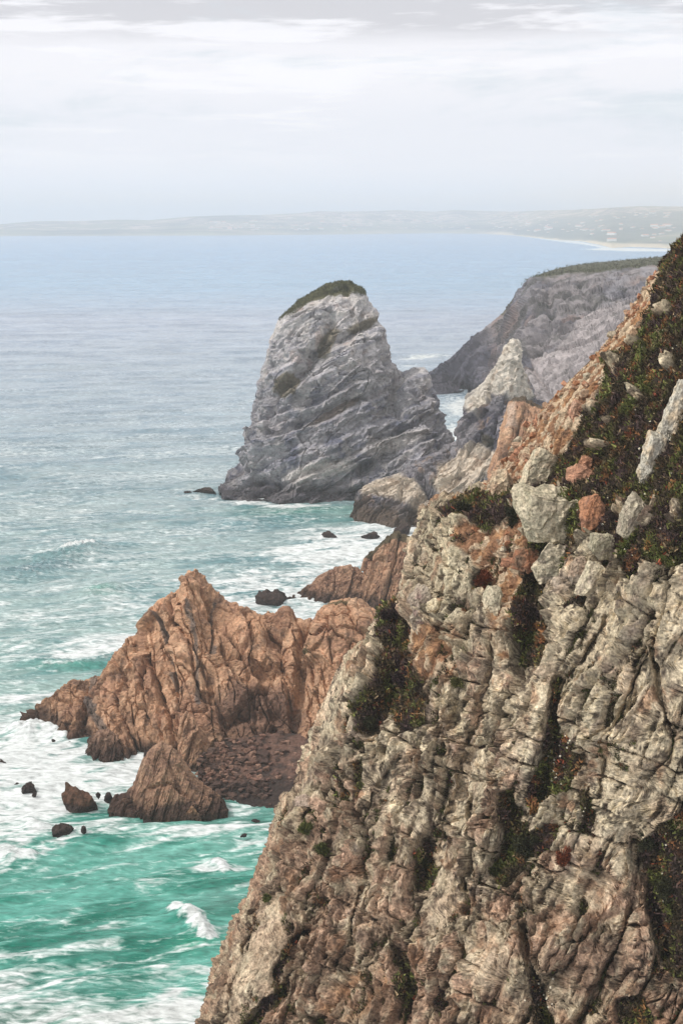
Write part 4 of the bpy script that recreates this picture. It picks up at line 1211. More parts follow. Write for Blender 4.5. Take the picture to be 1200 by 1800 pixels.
# skerries
SK = [  # px, base py, w, h, label
    (140, 1418, 72, 42, 'dark two humped rock in white foam left of the triangular rock', 0),
    (107, 1467, 46, 20, 'black jagged rock awash below the two humped dark rock', 0),
    (147, 1463, 16, 12, 'small black stone just right of the black jagged rock', 0),
    (48, 1390, 34, 14, 'low black rock near the left edge beside two tiny stones', 0),
    (30, 1382, 12, 6, 'tiny black stone left of the low black rock', 0),
    (4, 1345, 20, 14, 'dark rock cut by the left edge of the picture', 0),
    (48, 1327, 26, 5, 'flat dark reef streak in the foam below the promontory tip', 0),
    (95, 1362, 20, 7, 'small dark rock alone in the foam above the two humped rock', 0),
    (130, 1308, 30, 5, 'flat wet rock just off the promontory tip', 0),
    (95, 1304, 9, 6, 'tiny wet stone close to the breaking foam at the tip', 0),
    (218, 1349, 15, 6, 'small dark stone between promontory foot and triangular rock', 0),
    (190, 1404, 20, 12, 'dark stone between the two humped rock and the triangular rock', 0),
    (206, 1412, 14, 10, 'small dark stone touching the left side of the triangular rock', 0),
    (172, 1398, 10, 8, 'tiny dark stone right of the two humped rock', 0),
    (259, 1332, 20, 16, 'dark stone at the water line below the promontory face', 0),
    (477, 1061, 76, 24, 'dark pointed islet in foam behind the orange promontory', 0),
    (577, 943, 34, 10, 'left one of two low dark rocks in foam before the sea stack', 0),
    (655, 944, 42, 12, 'right one of two low dark rocks in foam before the sea stack', 0),
    (360, 866, 54, 9, 'low dark reef off the left foot of the tall sea stack', 0),
    (405, 872, 30, 8, 'dark ledge rock touching the left foot of the tall sea stack', 0),
    (330, 866, 16, 3, 'tiny reef tip farthest left of the sea stack', 0),
    (335, 1436, 50, 18, 'tan stone at the front foot of the triangular rock', 1),
    (258, 1446, 24, 4, 'thin dark reef awash in front of the triangular rock', 0),
    (428, 1470, 14, 4, 'tiny dark stone awash near the cliff edge', 0),
    (452, 1445, 22, 4, 'small dark stone awash off the boulder cove', 0),
    (60, 1395, 9, 6, 'tiny black stone right below the low black rock', 0),
    (705, 935, 34, 16, 'dark wet boulder at the foot of the cream and grey crag', 0),
    (800, 905, 20, 10, 'dark rock under the notch of the cream and grey crag', 0),
]
for j, (px, py, w, h, lab, tan) in enumerate(SK):
    D = Dz(py); k = D / FPX
    wd = w * k; hh = max(h * k * 1.05, 0.35)
    sub = 5 if w > 28 else (4 if w > 12 else 3)
    V, F = boulder_geo((wd, max(wd * 0.6, 1.0), hh * 2.0), 500 + j, sub, 13, 0.10, (0, 0, 20 * math.sin(j * 2.3)), 0.0, 0.62)
    V[:, 2] *= 1 + 0.35 * fbm(V + j, wd * 0.35, 2, j)
    base = srgb(70, 58, 54) if not tan else srgb(150, 116, 92)
    if j == 0: base = srgb(104, 76, 62)
    c = boulder_col(V, base, base * 0.6, j, max(wd * 0.2, 0.6), 0.4)
    c = wetband(c, V + np.array([0, 0, 0.0]), 0.3, 1.2, srgb(44, 38, 38), j, 0.8)
    o = mesh_from('skerry', V, F, c, mat=M_MID)
    ctr = PZ(px, py); o.location = (ctr[0], ctr[1] + wd * 0.2, -0.08 * hh)
    tag(o, lab, 'rock')

# ---- cove: sloping shingle sheet and its boulders
def cove():
    nu, nv = 130, 70
    u = np.linspace(0, 1, nu)[:, None]; v = np.linspace(0, 1, nv)[None, :]
    fx = np.interp(u, [0, .3, .6, 1], [345, 400, 470, 660]); fy = np.interp(u, [0, .3, .6, 1], [1388, 1400, 1412, 1430])
    bx = np.interp(u, [0, .3, .6, 1], [350, 400, 470, 640]); by = np.interp(u, [0, .3, .6, 1], [1335, 1305, 1290, 1290])
    A = PZ(fx, fy, 0.0); B = PZ(bx, by, 4.5)
    G = A * (1 - v[..., None]) + B * v[..., None]
    G[..., 2] = -1.3 + 6.0 * v ** 0.9
    p = G.reshape(-1, 3)
    p[:, 2] += 0.5 * fbm(p, 3, 4, 601) + 0.25 * fbm(p, 0.9, 2, 602)
    c = mixc(np.repeat(srgb(104, 80, 70)[None], len(p), 0), srgb(64, 52, 48), sm(-0.1, 0.3, fbm(p, 3, 3, 603)))
    c = wetband(c, p, 0.4, 1.8, srgb(48, 40, 38), 604, .9)
    o = mesh_from('cove_beach', p, gridq(nu, nv), c, mat=M_MID)
    tag(o, 'dark wet shingle of the small cove below the orange promontory', 'beach', kind='structure')
    ms = []
    for k in range(6):
        V, F = boulder_geo((1, 0.85, 0.62), 620 + k, 3, 9, 0.05, None, 0.6, 0.7)
        base = [srgb(140, 106, 92), srgb(116, 88, 78), srgb(96, 76, 68), srgb(152, 120, 104), srgb(84, 66, 60), srgb(128, 98, 84)][k]
        oo = mesh_from('cove_boulder', V, F, boulder_col(V * 3, base, base * 0.7, k, 1.0, 0.3), mat=M_MID); ms.append(oo.data); bpy.data.objects.remove(oo)
    P3 = p.reshape(nu, nv, 3)
    wetms = ms[4:5] + ms[2:3]
    for j in range(280):
        a, b = int(rng.uniform(0, 0.72) * nu), int(rng.uniform(0.04, 1) * nv)
        b = min(b, nv - 1)
        s = 0.7 + abs(rng.normal()) * 0.55
        low = P3[a, b, 2] < 0.9
        me = (wetms if low else ms)[rng.integers(2 if low else 6)]
        o = bpy.data.objects.new('cove_boulder', me); COL.objects.link(o)
        o.location = P3[a, b] + np.array([rng.normal() * .3, rng.normal() * .3, 0.1 * s]); o.scale = (s * 1.15, s, s)
        o.rotation_euler = (rng.uniform(-.3, .3), rng.uniform(-.3, .3), rng.uniform(0, 6.28))
        tag(o, 'brown rounded boulder heaped on the shore of the small cove', 'boulder', 'boulders heaped in the small cove')


cove()
print('rocks', round(time.time() - T0, 1))


# ------------------------------------------------------------------ FAR COAST
def coast():
    xs = np.linspace(-200, 1500, 640)
    shore_y = np.interp(xs, [-200, 0, 400, 600, 760, 850, 900, 940, 980, 1020, 1050, 1075, 1110, 1160, 1220, 1500],
                        [415.5, 415, 414, 412, 410, 411, 414, 418, 422, 424, 430, 436, 434, 436, 440, 470])
    crest_y = np.interp(xs, [-200, 0, 60, 150, 200, 260, 330, 380, 450, 520, 560, 600, 660, 700, 760, 800, 850, 900, 950, 1000, 1060, 1120, 1200, 1500],
                        [398, 394, 389, 388, 386, 387, 381, 379, 378, 375, 371, 372, 371, 369, 372, 369, 371, 372, 370, 369, 366, 362, 363, 352])
    A = PZ(xs, shore_y)
    rows = []
    nr = 90
    for w in np.linspace(0, 1, nr):
        D = A[:, 1] + w * np.interp(xs, [0, 800, 1200], [2200, 3500, 5200])
        yy = shore_y + (crest_y - shore_y) * w ** 0.8
        c = P(xs, yy, D)
        c[:, 2] = np.maximum(c[:, 2], 1.5 * min(1, w * 20))
        rows.append(c)
    c = rows[-1].copy(); c[:, 1] += 3000; c[:, 2] -= 60; rows.append(c)
    G = np.stack(rows, 0); p = G.reshape(-1, 3)
    w = np.repeat(np.linspace(0, 1, len(rows)), len(xs))
    p[:, 2] += 26 * fbm(p, 1300, 4, 701) * sm(0.0, 0.15, w) * sm(1.0, .9, w) + 3 * fbm(p, 200, 3, 702) * sm(0, .1, w)
    p[:, 2] = np.maximum(p[:, 2], np.where(w > 0, 1.0, -2))
    px, py = proj(p)
    st = np.array([0.6, 1, 1])
    c = mixc(np.repeat(srgb(108, 112, 84)[None], len(p), 0), srgb(52, 66, 52), sm(-0.1, 0.2, fbm(p, 700, 4, 703)))
    c = mixc(c, srgb(168, 150, 132), 0.7 * sm(-0.05, 0.4, fbm(p, 260, 5, 704, .65)))
    town = sm(0.0, 0.3, fbm(p, 500, 3, 705) + 0.3 * sm(350, 600, px) + 0.1) * sm(0.25, 0.45, w)
    c = mixc(c, srgb(214, 190, 176), 0.7 * town * sm(0.0, 0.15, fbm(p, 90, 3, 706)))
    c = mixc(c, srgb(206, 190, 160), 0.85 * sm(0.10, 0.02, w + 0.04 * fbm(p, 600, 3, 707)) * (0.4 + 0.6 * sm(820, 880, px)))
    c = mixc(c, srgb(74, 86, 74), 0.8 * sm(0.4, 0.6, pmask(px, py, [(900, 412), (960, 385), (1200, 370), (1250, 400), (1100, 425), (1000, 422)], 8) + 0.35 * fbm(p, 300, 3, 708)))
    o = mesh_from('far_coast', p, gridq(len(rows), len(xs)), c, mat=rock_mat('far land', 60.0, 6.0, var=0.3), smooth=True)
    tag(o, 'hazy low hills of the far shore along the horizon', 'hills', kind='structure')
    # strip of surf along the far shore
    n = 640
    S0 = PZ(xs, shore_y + 0.3 + 0.5 * (1 + fbm(np.stack([xs / 30, xs * 0, xs * 0], 1), 1, 3, 709))); S1 = PZ(xs, shore_y - 0.25)
    S0[:, 2] = 0.9; S1[:, 2] = 1.0
    # white houses of the far town
    ms = []
    for k in range(4):
        wv, dv, hv = [(7, 6, 5), (10, 7, 6), (16, 9, 8), (9, 8, 6)][k]
        V = np.array([(-wv, -dv, 0), (wv, -dv, 0), (wv, dv, 0), (-wv, dv, 0), (-wv, -dv, hv), (wv, -dv, hv), (wv, dv, hv), (-wv, dv, hv), (-wv * .9, 0, hv * 1.45), (wv * .9, 0, hv * 1.45)], float)
        Q = [[0, 1, 5, 4], [1, 2, 6, 5], [2, 3, 7, 6], [3, 0, 4, 7], [4, 5, 9, 8], [6, 7, 8, 9], [5, 6, 9, 9], [7, 4, 8, 8]]
        V = np.concatenate([V, V[4:10]]); roof = {4: 10, 5: 11, 6: 12, 7: 13, 8: 14, 9: 15}
        Q = Q[:4] + [[roof[a] for a in f] for f in Q[4:6]] + [[11, 12, 15, 14], [13, 10, 14, 15]][:0]
        cc = np.concatenate([np.repeat([[0.82, 0.8, 0.76]], 10, 0), np.repeat([srgb(190, 130, 104)], 6, 0)])
        oo = mesh_from('house', V, np.array(Q), cc, mat=M_HOUSE); ms.append(oo.data); bpy.data.objects.remove(oo)
    W = w.reshape(len(rows), len(xs))
    P3 = p.reshape(len(rows), len(xs), 3)
    ok = np.nonzero(((px > 360) & (px < 1190) & (w > 0.12) & (w < 0.8) & (fbm(p, 500, 3, 705) > -0.12)))[0]
    pk = rng.choice(ok, 280, replace=False)
    for j, i in enumerate(pk):
        o = bpy.data.objects.new('house', ms[j % 4]); COL.objects.link(o)
        o.location = p[i] + np.array([0, 0, -1.5]); o.rotation_euler = (0, 0, rng.uniform(-.6, .6)); s = rng.uniform(.7, 1.3); o.scale = (s, s, s)
        tag(o, 'tiny pale house with red roof in the hazy far shore town', 'house', 'houses of the hazy far town')


M_HOUSE, _nt, _b = new_mat('painted houses')
_a = N(_nt, 'ShaderNodeAttribute', attribute_name='col'); _nt.links.new(_a.outputs['Color'], _b.inputs['Base Color']); _b.inputs['Roughness'].default_value = 0.8
coast()


# ------------------------------------------------------------------ SEA
def sea_mat():
    m, nt, b = new_mat('sea water'); L = nt.links
    at = N(nt, 'ShaderNodeAttribute', attribute_name='col'); fo = N(nt, 'ShaderNodeAttribute', attribute_name='foam')
    fd = N(nt, 'ShaderNodeAttribute', attribute_name='bumpk')
    g = N(nt, 'ShaderNodeNewGeometry')
    n1 = N(nt, 'ShaderNodeTexNoise', Scale=0.9, Detail=5.0, Roughness=0.62, Distortion=0.4)
    mp = N(nt, 'ShaderNodeMapping'); mp.inputs['Scale'].default_value = (0.42, 1.25, 1.0); mp.inputs['Rotation'].default_value = (0, 0, 0.25)
    L.new(g.outputs['Position'], mp.inputs['Vector']); L.new(mp.outputs[0], n1.inputs['Vector'])
    bp = N(nt, 'ShaderNodeBump'); bp.inputs['Distance'].default_value = 0.5
    L.new(n1.outputs['Fac'], bp.inputs['Height']); L.new(fd.outputs['Fac'], bp.inputs['Strength'])
    L.new(bp.outputs[0], b.inputs['Normal'])
    ad = N(nt, 'ShaderNodeMath', operation='SUBTRACT'); ad.inputs[1].default_value = 0.5; L.new(n1.outputs['Fac'], ad.inputs[0])
    ml = N(nt, 'ShaderNodeMath', operation='MULTIPLY_ADD'); ml.inputs[1].default_value = 1.35; L.new(ad.outputs[0], ml.inputs[0]); L.new(fo.outputs['Fac'], ml.inputs[2])
    cl = N(nt, 'ShaderNodeMapRange', interpolation_type='SMOOTHSTEP'); cl.inputs[1].default_value = 0.12; cl.inputs[2].default_value = 0.85; L.new(ml.outputs[0], cl.inputs[0])
    mx = N(nt, 'ShaderNodeMix', data_type='RGBA'); L.new(cl.outputs[0], mx.inputs[0]); L.new(at.outputs['Color'], mx.inputs[6]); mx.inputs[7].default_value = (0.62, 0.65, 0.65, 1)
    vr = N(nt, 'ShaderNodeMapRange'); vr.inputs[1].default_value = 0.3; vr.inputs[2].default_value = 0.7; vr.inputs[3].default_value = 0.6; vr.inputs[4].default_value = 1.4
    L.new(n1.outputs['Fac'], vr.inputs[0])
    m3 = N(nt, 'ShaderNodeMix', data_type='RGBA', blend_type='MULTIPLY'); m3.inputs[0].default_value = 1
    L.new(mx.outputs[2], m3.inputs[6]); L.new(vr.outputs[0], m3.inputs[7]); L.new(m3.outputs[2], b.inputs['Base Color'])
    rr = N(nt, 'ShaderNodeMapRange'); rr.inputs[3].default_value = 0.22; rr.inputs[4].default_value = 0.9; L.new(cl.outputs[0], rr.inputs[0]); L.new(rr.outputs[0], b.inputs['Roughness'])
    b.inputs['IOR'].default_value = 1.33
    return m


def sea():
    # rows evenly spaced by dip angle, columns by bearing: fine near, coarse far
    dip = np.concatenate([np.linspace(math.radians(52), math.radians(33), 60)[:-1], np.linspace(math.radians(33), math.atan(110 / 9000), 1000)])
    r = H / np.tan(dip)
    r = np.concatenate([r, [12000, 17000, 24000, 34000, 45000]])
    az = np.concatenate([np.linspace(-70, -16, 60)[:-1], np.linspace(-16, 16, 720), np.linspace(16, 70, 60)[1:]])
    az = np.radians(az)
    R_, A_ = np.meshgrid(r, az, indexing='ij')
    x = R_ * np.sin(A_); y = R_ * np.cos(A_)
    n = x.size
    x = x.ravel(); y = y.ravel()
    dr = np.repeat(np.abs(np.gradient(r)), len(az))
    p2 = np.stack([x, y, 0 * x], 1).astype(np.float32)
    rr = np.hypot(x, y)
    z = np.zeros(n); crest = np.zeros(n)
    rs = np.random.default_rng(3)
    wx = 14 * fbm(p2, 90, 2, 801); wy = 14 * fbm(p2, 90, 2, 802)
    X = x + wx; Y = y + wy
    for lam, amp, ang in [(95, .55, 14), (74, .45, 22), (58, .35, 6), (43, .28, 30), (31, .30, 12), (23, .26, -4), (17, .22, 26), (12.5, .22, 8), (9.1, .20, 34), (6.7, .17, 2), (4.9, .14, 20), (3.5, .09, 10), (2.6, .06, 28)]:
        a = math.radians(ang)
        ph = (X * -math.sin(a) + Y * math.cos(a)) * 2 * math.pi / lam + rs.uniform(0, 6.28)
        env = 0.35 + 1.0 * np.clip(0.5 + 1.4 * fbm(p2, lam * 2.2, 2, int(810 + lam)), 0, 1.6)
        wv = 1 - 2 * np.abs(np.sin(ph / 2)) ** 1.3
        fade = sm(1.2, 3.0, lam / np.maximum(dr, 0.01)) if lam < 1e9 else 1
        z += amp * wv * env * fade
        if lam > 10: crest += amp * wv * env
    z += 0.5 * fbm(p2 * np.array([0.5, 1, 1], np.float32), 5.0, 4, 830, .6) * sm(2.5, 1.0, dr)
    px, py = proj(np.stack([x, y, 0 * x], 1))
    # --- foam density, place by place
    M = np.interp(py, [395, 560, 620, 700, 800, 900, 980, 1100, 1250, 1450, 1520, 1600, 1700, 1800, 2000], [0, .02, .05, .07, .09, .13, .20, .28, .38, .45, .32, .22, .22, .28, .3])
    def put(cx, cy, rx, ry, v, rot=0):
        nonlocal M
        b_ = blob(px, py, cx, cy, rx, ry, rot)
        M = M * (1 - b_) + v * b_ if v < 0.3 else np.maximum(M, v * b_ + M * (1 - b_))
    for a in [(60, 1292, 75, 22, 1.0, 12), (120, 1335, 130, 26, .85, 8), (30, 1400, 90, 55, .78, 0), (190, 1375, 70, 26, .8, 0), (40, 1480, 60, 60, .7, 0),
              (230, 1455, 220, 14, .72, 0), (420, 1440, 70, 26, .62, 0), (400, 1385, 40, 10, .7, 0), (600, 935, 110, 16, .95, 0), (700, 925, 60, 14, 1.0, 0), (590, 975, 120, 26, .85, 0), (520, 1015, 130, 18, .85, 0), (440, 1048, 110, 18, .9, 0), (540, 1075, 60, 14, .9, 0),
              (210, 1135, 95, 14, .85, -12), (150, 1165, 70, 18, .6, -10), (90, 1215, 80, 14, .5, 0), (800, 760, 50, 14, 1.0, 0), (815, 715, 40, 20, .7, 0), (770, 690, 60, 6, .6, 0), (745, 626, 60, 5, .85, -3), (720, 643, 30, 5, .6, 0),
              (820, 574, 60, 2.6, .6, 0), (385, 873, 70, 5, 1.0, 3), (450, 884, 60, 3.5, 1.0, 4), (560, 887, 120, 3.5, .85, 0), (640, 910, 20, 8, .9, 0), (335, 1790, 60, 40, .75, -20), (140, 1795, 150, 18, .45, 0), (390, 1512, 50, 8, .9, 0), (345, 1500, 30, 8, .5, 0), (20, 1500, 40, 18, .7, 0),
              (30, 1445, 60, 30, .8, 0), (300, 1520, 30, 5, .5, 0), (1080, 438, 70, 2.6, 1.3, 0), (960, 420, 60, 2.2, 1.3, 8), (1020, 427, 60, 2.4, 1.3, 10), (1150, 440, 70, 2.6, 1.3, 0), (890, 413, 50, 1.6, 1.2, 0), (860, 508, 8, 1.2, .6, 0), (940, 470, 30, 1, .4, 0), (1010, 455, 20, 1, .5, 0),
              (200, 600, 150, 8, .12, 0), (450, 1550, 60, 10, .35, 0), (300, 1700, 80, 8, .4, 0), (380, 1690, 40, 20, .35, 0), (480, 905, 100, 10, .15, 0), (300, 1595, 100, 20, .15, 0)]:
        put(*a)
    ang = 0.28
    u = x * math.cos(ang) + y * math.sin(ang); v = -x * math.sin(ang) + y * math.cos(ang)
    ps = np.stack([u * 0.42, v, 0 * u], 1).astype(np.float32)
    near = sm(900, 500, rr)
    wpx = fbm(ps, 16, 3, 840); wpy = fbm(ps, 16, 3, 841)
    pw = ps + np.stack([wpx * 9, wpy * 9, 0 * u], 1).astype(np.float32)
    web = fbm(pw, 9.0, 5, 842, .6, ridge=True)            # 1 on lines
    web2 = fbm(pw * np.array([.7, 1, 1], np.float32), 3.2, 3, 850, .6, ridge=True)
    pat = fbm(ps, 30, 4, 860, .55)
    web_n = 0.6 * web + 0.4 * web2
    sc = 0.50 + 0.40 * pat + 0.75 * (web_n - 0.25) + 0.08 * crest
    thr = 1.06 - np.minimum(M, .62) * 0.92
    foam = sm(-0.24, 0.40, sc - thr)
    foam = np.maximum(foam, 0.42 * sm(0.15, 0.6, web_n) * sm(-.3, .4, pat) * sm(1500, 600, rr))
    film = fbm(np.stack([u * 0.22, v, 0 * u], 1).astype(np.float32) + np.stack([wpx, wpy, 0 * u], 1).astype(np.float32) * 3, 4.5, 5, 865, .65)
    foam = np.maximum(foam, 0.62 * sm(-0.08, 0.42, film + 0.25 * pat) * sm(1300, 350, rr))
    # whitecaps on crests
    cap = sm(1.15, 1.55, crest + 0.7 * fbm(ps, 10, 3, 861) + 0.8 * fbm(ps, 60, 2, 862)) * 0.8 * sm(2500, 700, rr)
    foam = np.maximum(foam, cap * sm(0.0, 0.3, web_n + .1))
    # far foam lines subpixel: soften
    far = sm(600, 1600, rr)
    foam = foam * (1 - far) + far * sm(0.45, 1.0, M + .15 * pat) * 0.9
    foam = np.maximum(foam, sm(1.05, 1.5, M + 0.6 * web_n) * 0.95)
    # the plunging crest near the cliff and the spout beside it
    def lift(pts, w, hgt, fm, side=1.0):
        nonlocal z, foam
        W3 = PZ(np.array([a for a, b in pts], float), np.array([b for a, b in pts], float))
        d = seg_dist(x, y, [(a[0], a[1]) for a in W3])
        g_ = np.exp(-(d / w) ** 2)
        z = z + hgt * g_ * (1 + .6 * fbm(p2, 1.5, 3, 870))
        g2 = np.exp(-(d / (w * 1.5)) ** 2)
        foam = np.maximum(foam, fm * sm(0.30, 1.0, g2 + 0.55 * fbm(p2, 1.8, 4, 871, .65)))
    lift([(312, 1590), (330, 1602), (350, 1622), (368, 1644)], 1.5, 0.9, 1.0)
    lift([(322, 1608), (352, 1650)], 3.2, 0.6, 0.0)
    lift([(380, 1500), (390, 1508), (395, 1518)], 1.2, 0.8, 1.0)
    lift([(8, 1012), (60, 1004), (100, 988), (150, 966)], 9.0, 2.2, 0.0)
    lift([(112, 972), (135, 964), (158, 958)], 2.2, 1.2, 0.9)
    lift([(60, 1270), (80, 1284), (110, 1296)], 2.2, 1.4, 1.0)
    lift([(30, 1278), (50, 1290)], 2.5, 1.8, .9)
    lift([(160, 1044), (190, 1036)], 5, 1.6, 0.0)
    lift([(60, 1165), (140, 1168), (190, 1160)], 5, 1.2, 0.0)
    lift([(0, 1490), (25, 1500), (45, 1498)], 2.0, 1.4, .9)
    lift([(50, 1435), (66, 1450)], 2, .7, .8)
    lift([(630, 925), (680, 918), (730, 930)], 5, 0.8, .7)
    # --- colour of the water itself
    def ramp(py_, stops):
        ys = [s_[0] for s_ in stops]; cs = np.array([srgb(*s_[1]) for s_ in stops])
        return np.stack([np.interp(py_, ys, cs[:, k]) for k in range(3)], 1)
    deep = ramp(py, WATER_DEEP); pale = ramp(py, WATER_PALE)
    t = sm(-0.34, 0.36, 0.8 * fbm(ps, 26, 4, 880, .6) + 0.9 * fbm(ps * np.array([.6, 1, 1], np.float32), 4.5, 4, 881, .7) + 0.3 * web_n - 0.12 - 0.10 * crest)
    c = mixc(deep, pale, t)
    # colour tints by place
    def tint(colr, cx, cy, rx, ry, a, rot=0):
        nonlocal c
        c = mixc(c, srgb(*colr), np.clip(a * blob(px, py, cx, cy, rx, ry, rot) * (0.8 + 0.7 * fbm(ps, 20, 3, 885)), 0, 1))
    tint((40, 130, 112), 540, 900, 130, 14, .8); tint((28, 120, 104), 90, 1480 + 60, 260, 60, .25); tint((0, 138, 108), 345, 1658, 40, 14, .8, -8); tint((30, 120, 104), 380, 1520, 60, 10, .5)
    tint((90, 112, 108), 400, 1580, 60, 25, .55); tint((82, 104, 102), 430, 1440, 60, 30, .6); tint((96, 140, 134), 120, 985, 120, 12, .3); tint((72, 104, 118), 80, 1000, 90, 8, .6, -10)
    tint((40, 130, 112), 175, 1040, 30, 7, .7); tint((40, 135, 115), 120, 1172, 80, 7, .7); tint((150, 160, 150), 200, 1795, 150, 12, .6)
    # dark and light streaks painted into the colour far out, in place of wave shading
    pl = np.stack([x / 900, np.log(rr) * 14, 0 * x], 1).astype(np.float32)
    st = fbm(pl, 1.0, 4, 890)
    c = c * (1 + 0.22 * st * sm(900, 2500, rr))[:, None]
    pm = np.stack([x / 60, np.log(rr) * 60, 0 * x], 1).astype(np.float32)
    c = c * (1 + 0.34 * fbm(pm, 1.0, 4, 891, .6) * sm(250, 700, rr) * (1 - .5 * sm(2000, 5000, rr)))[:, None]
    z = np.where(rr > 9500, 0, z)
    bk = np.interp(rr, [100, 300, 900, 3000, 9000], [0.55, 0.6, 0.5, 0.3, 0.12])
    o = mesh_from('sea', np.stack([x, y, z], 1), gridq(len(r), len(az)), c, {'foam': foam, 'bumpk': bk}, SEA_M, smooth=True)
    tag(o, 'green to blue sea with white foam reaching the horizon', 'sea', kind='structure')


WATER_DEEP = [(395, (60, 118, 172)), (440, (50, 118, 168)), (500, (84, 134, 170)), (560, (124, 140, 164)), (640, (122, 140, 158)), (760, (112, 136, 150)), (900, (98, 130, 138)),
              (1100, (90, 130, 132)), (1300, (84, 134, 130)), (1450, (30, 122, 106)), (1600, (4, 108, 90)), (1800, (2, 104, 88))]
WATER_PALE = [(395, (84, 138, 184)), (440, (74, 138, 182)), (500, (108, 152, 184)), (560, (150, 162, 180)), (640, (152, 166, 178)), (760, (148, 164, 172)), (900, (148, 166, 168)),
              (1100, (148, 170, 168)), (1300, (142, 172, 166)), (1450, (110, 168, 156)), (1600, (92, 164, 150)), (1800, (94, 162, 148))]
SEA_M = sea_mat()
sea()
print('sea', round(time.time() - T0, 1))

# ------------------------------------------------------------------ HAZE
def haze():
    X0, X1, Y0, Y1, Z0, Z1 = -46000, 46000, -300, 46000, -7, 330
    V = np.array([(a, b, c) for a in (X0, X1) for b in (Y0, Y1) for c in (Z0, Z1)], float)
    Q = [[0, 1, 3, 2], [4, 6, 7, 5], [0, 4, 5, 1], [2, 3, 7, 6], [0, 2, 6, 4], [1, 5, 7, 3]]
    m = bpy.data.materials.new('sea haze'); m.use_nodes = True; nt = m.node_tree
    for nd in list(nt.nodes):
        if nd.type != 'OUTPUT_MATERIAL': nt.nodes.remove(nd)
    out = [n_ for n_ in nt.nodes if n_.type == 'OUTPUT_MATERIAL'][0]
    v = N(nt, 'ShaderNodeVolumePrincipled'); v.inputs['Color'].default_value = (0.96, 0.98, 1.0, 1); v.inputs['Density'].default_value = HAZE
    v.inputs['Anisotropy'].default_value = 0.2
    nt.links.new(v.outputs[0], out.inputs['Volume'])
    o = mesh_from('haze', V, np.array(Q), mat=m); tag(o, 'thin pale sea haze lying over the coast', 'haze', kind='stuff')


HAZE = 1.35e-4
haze()


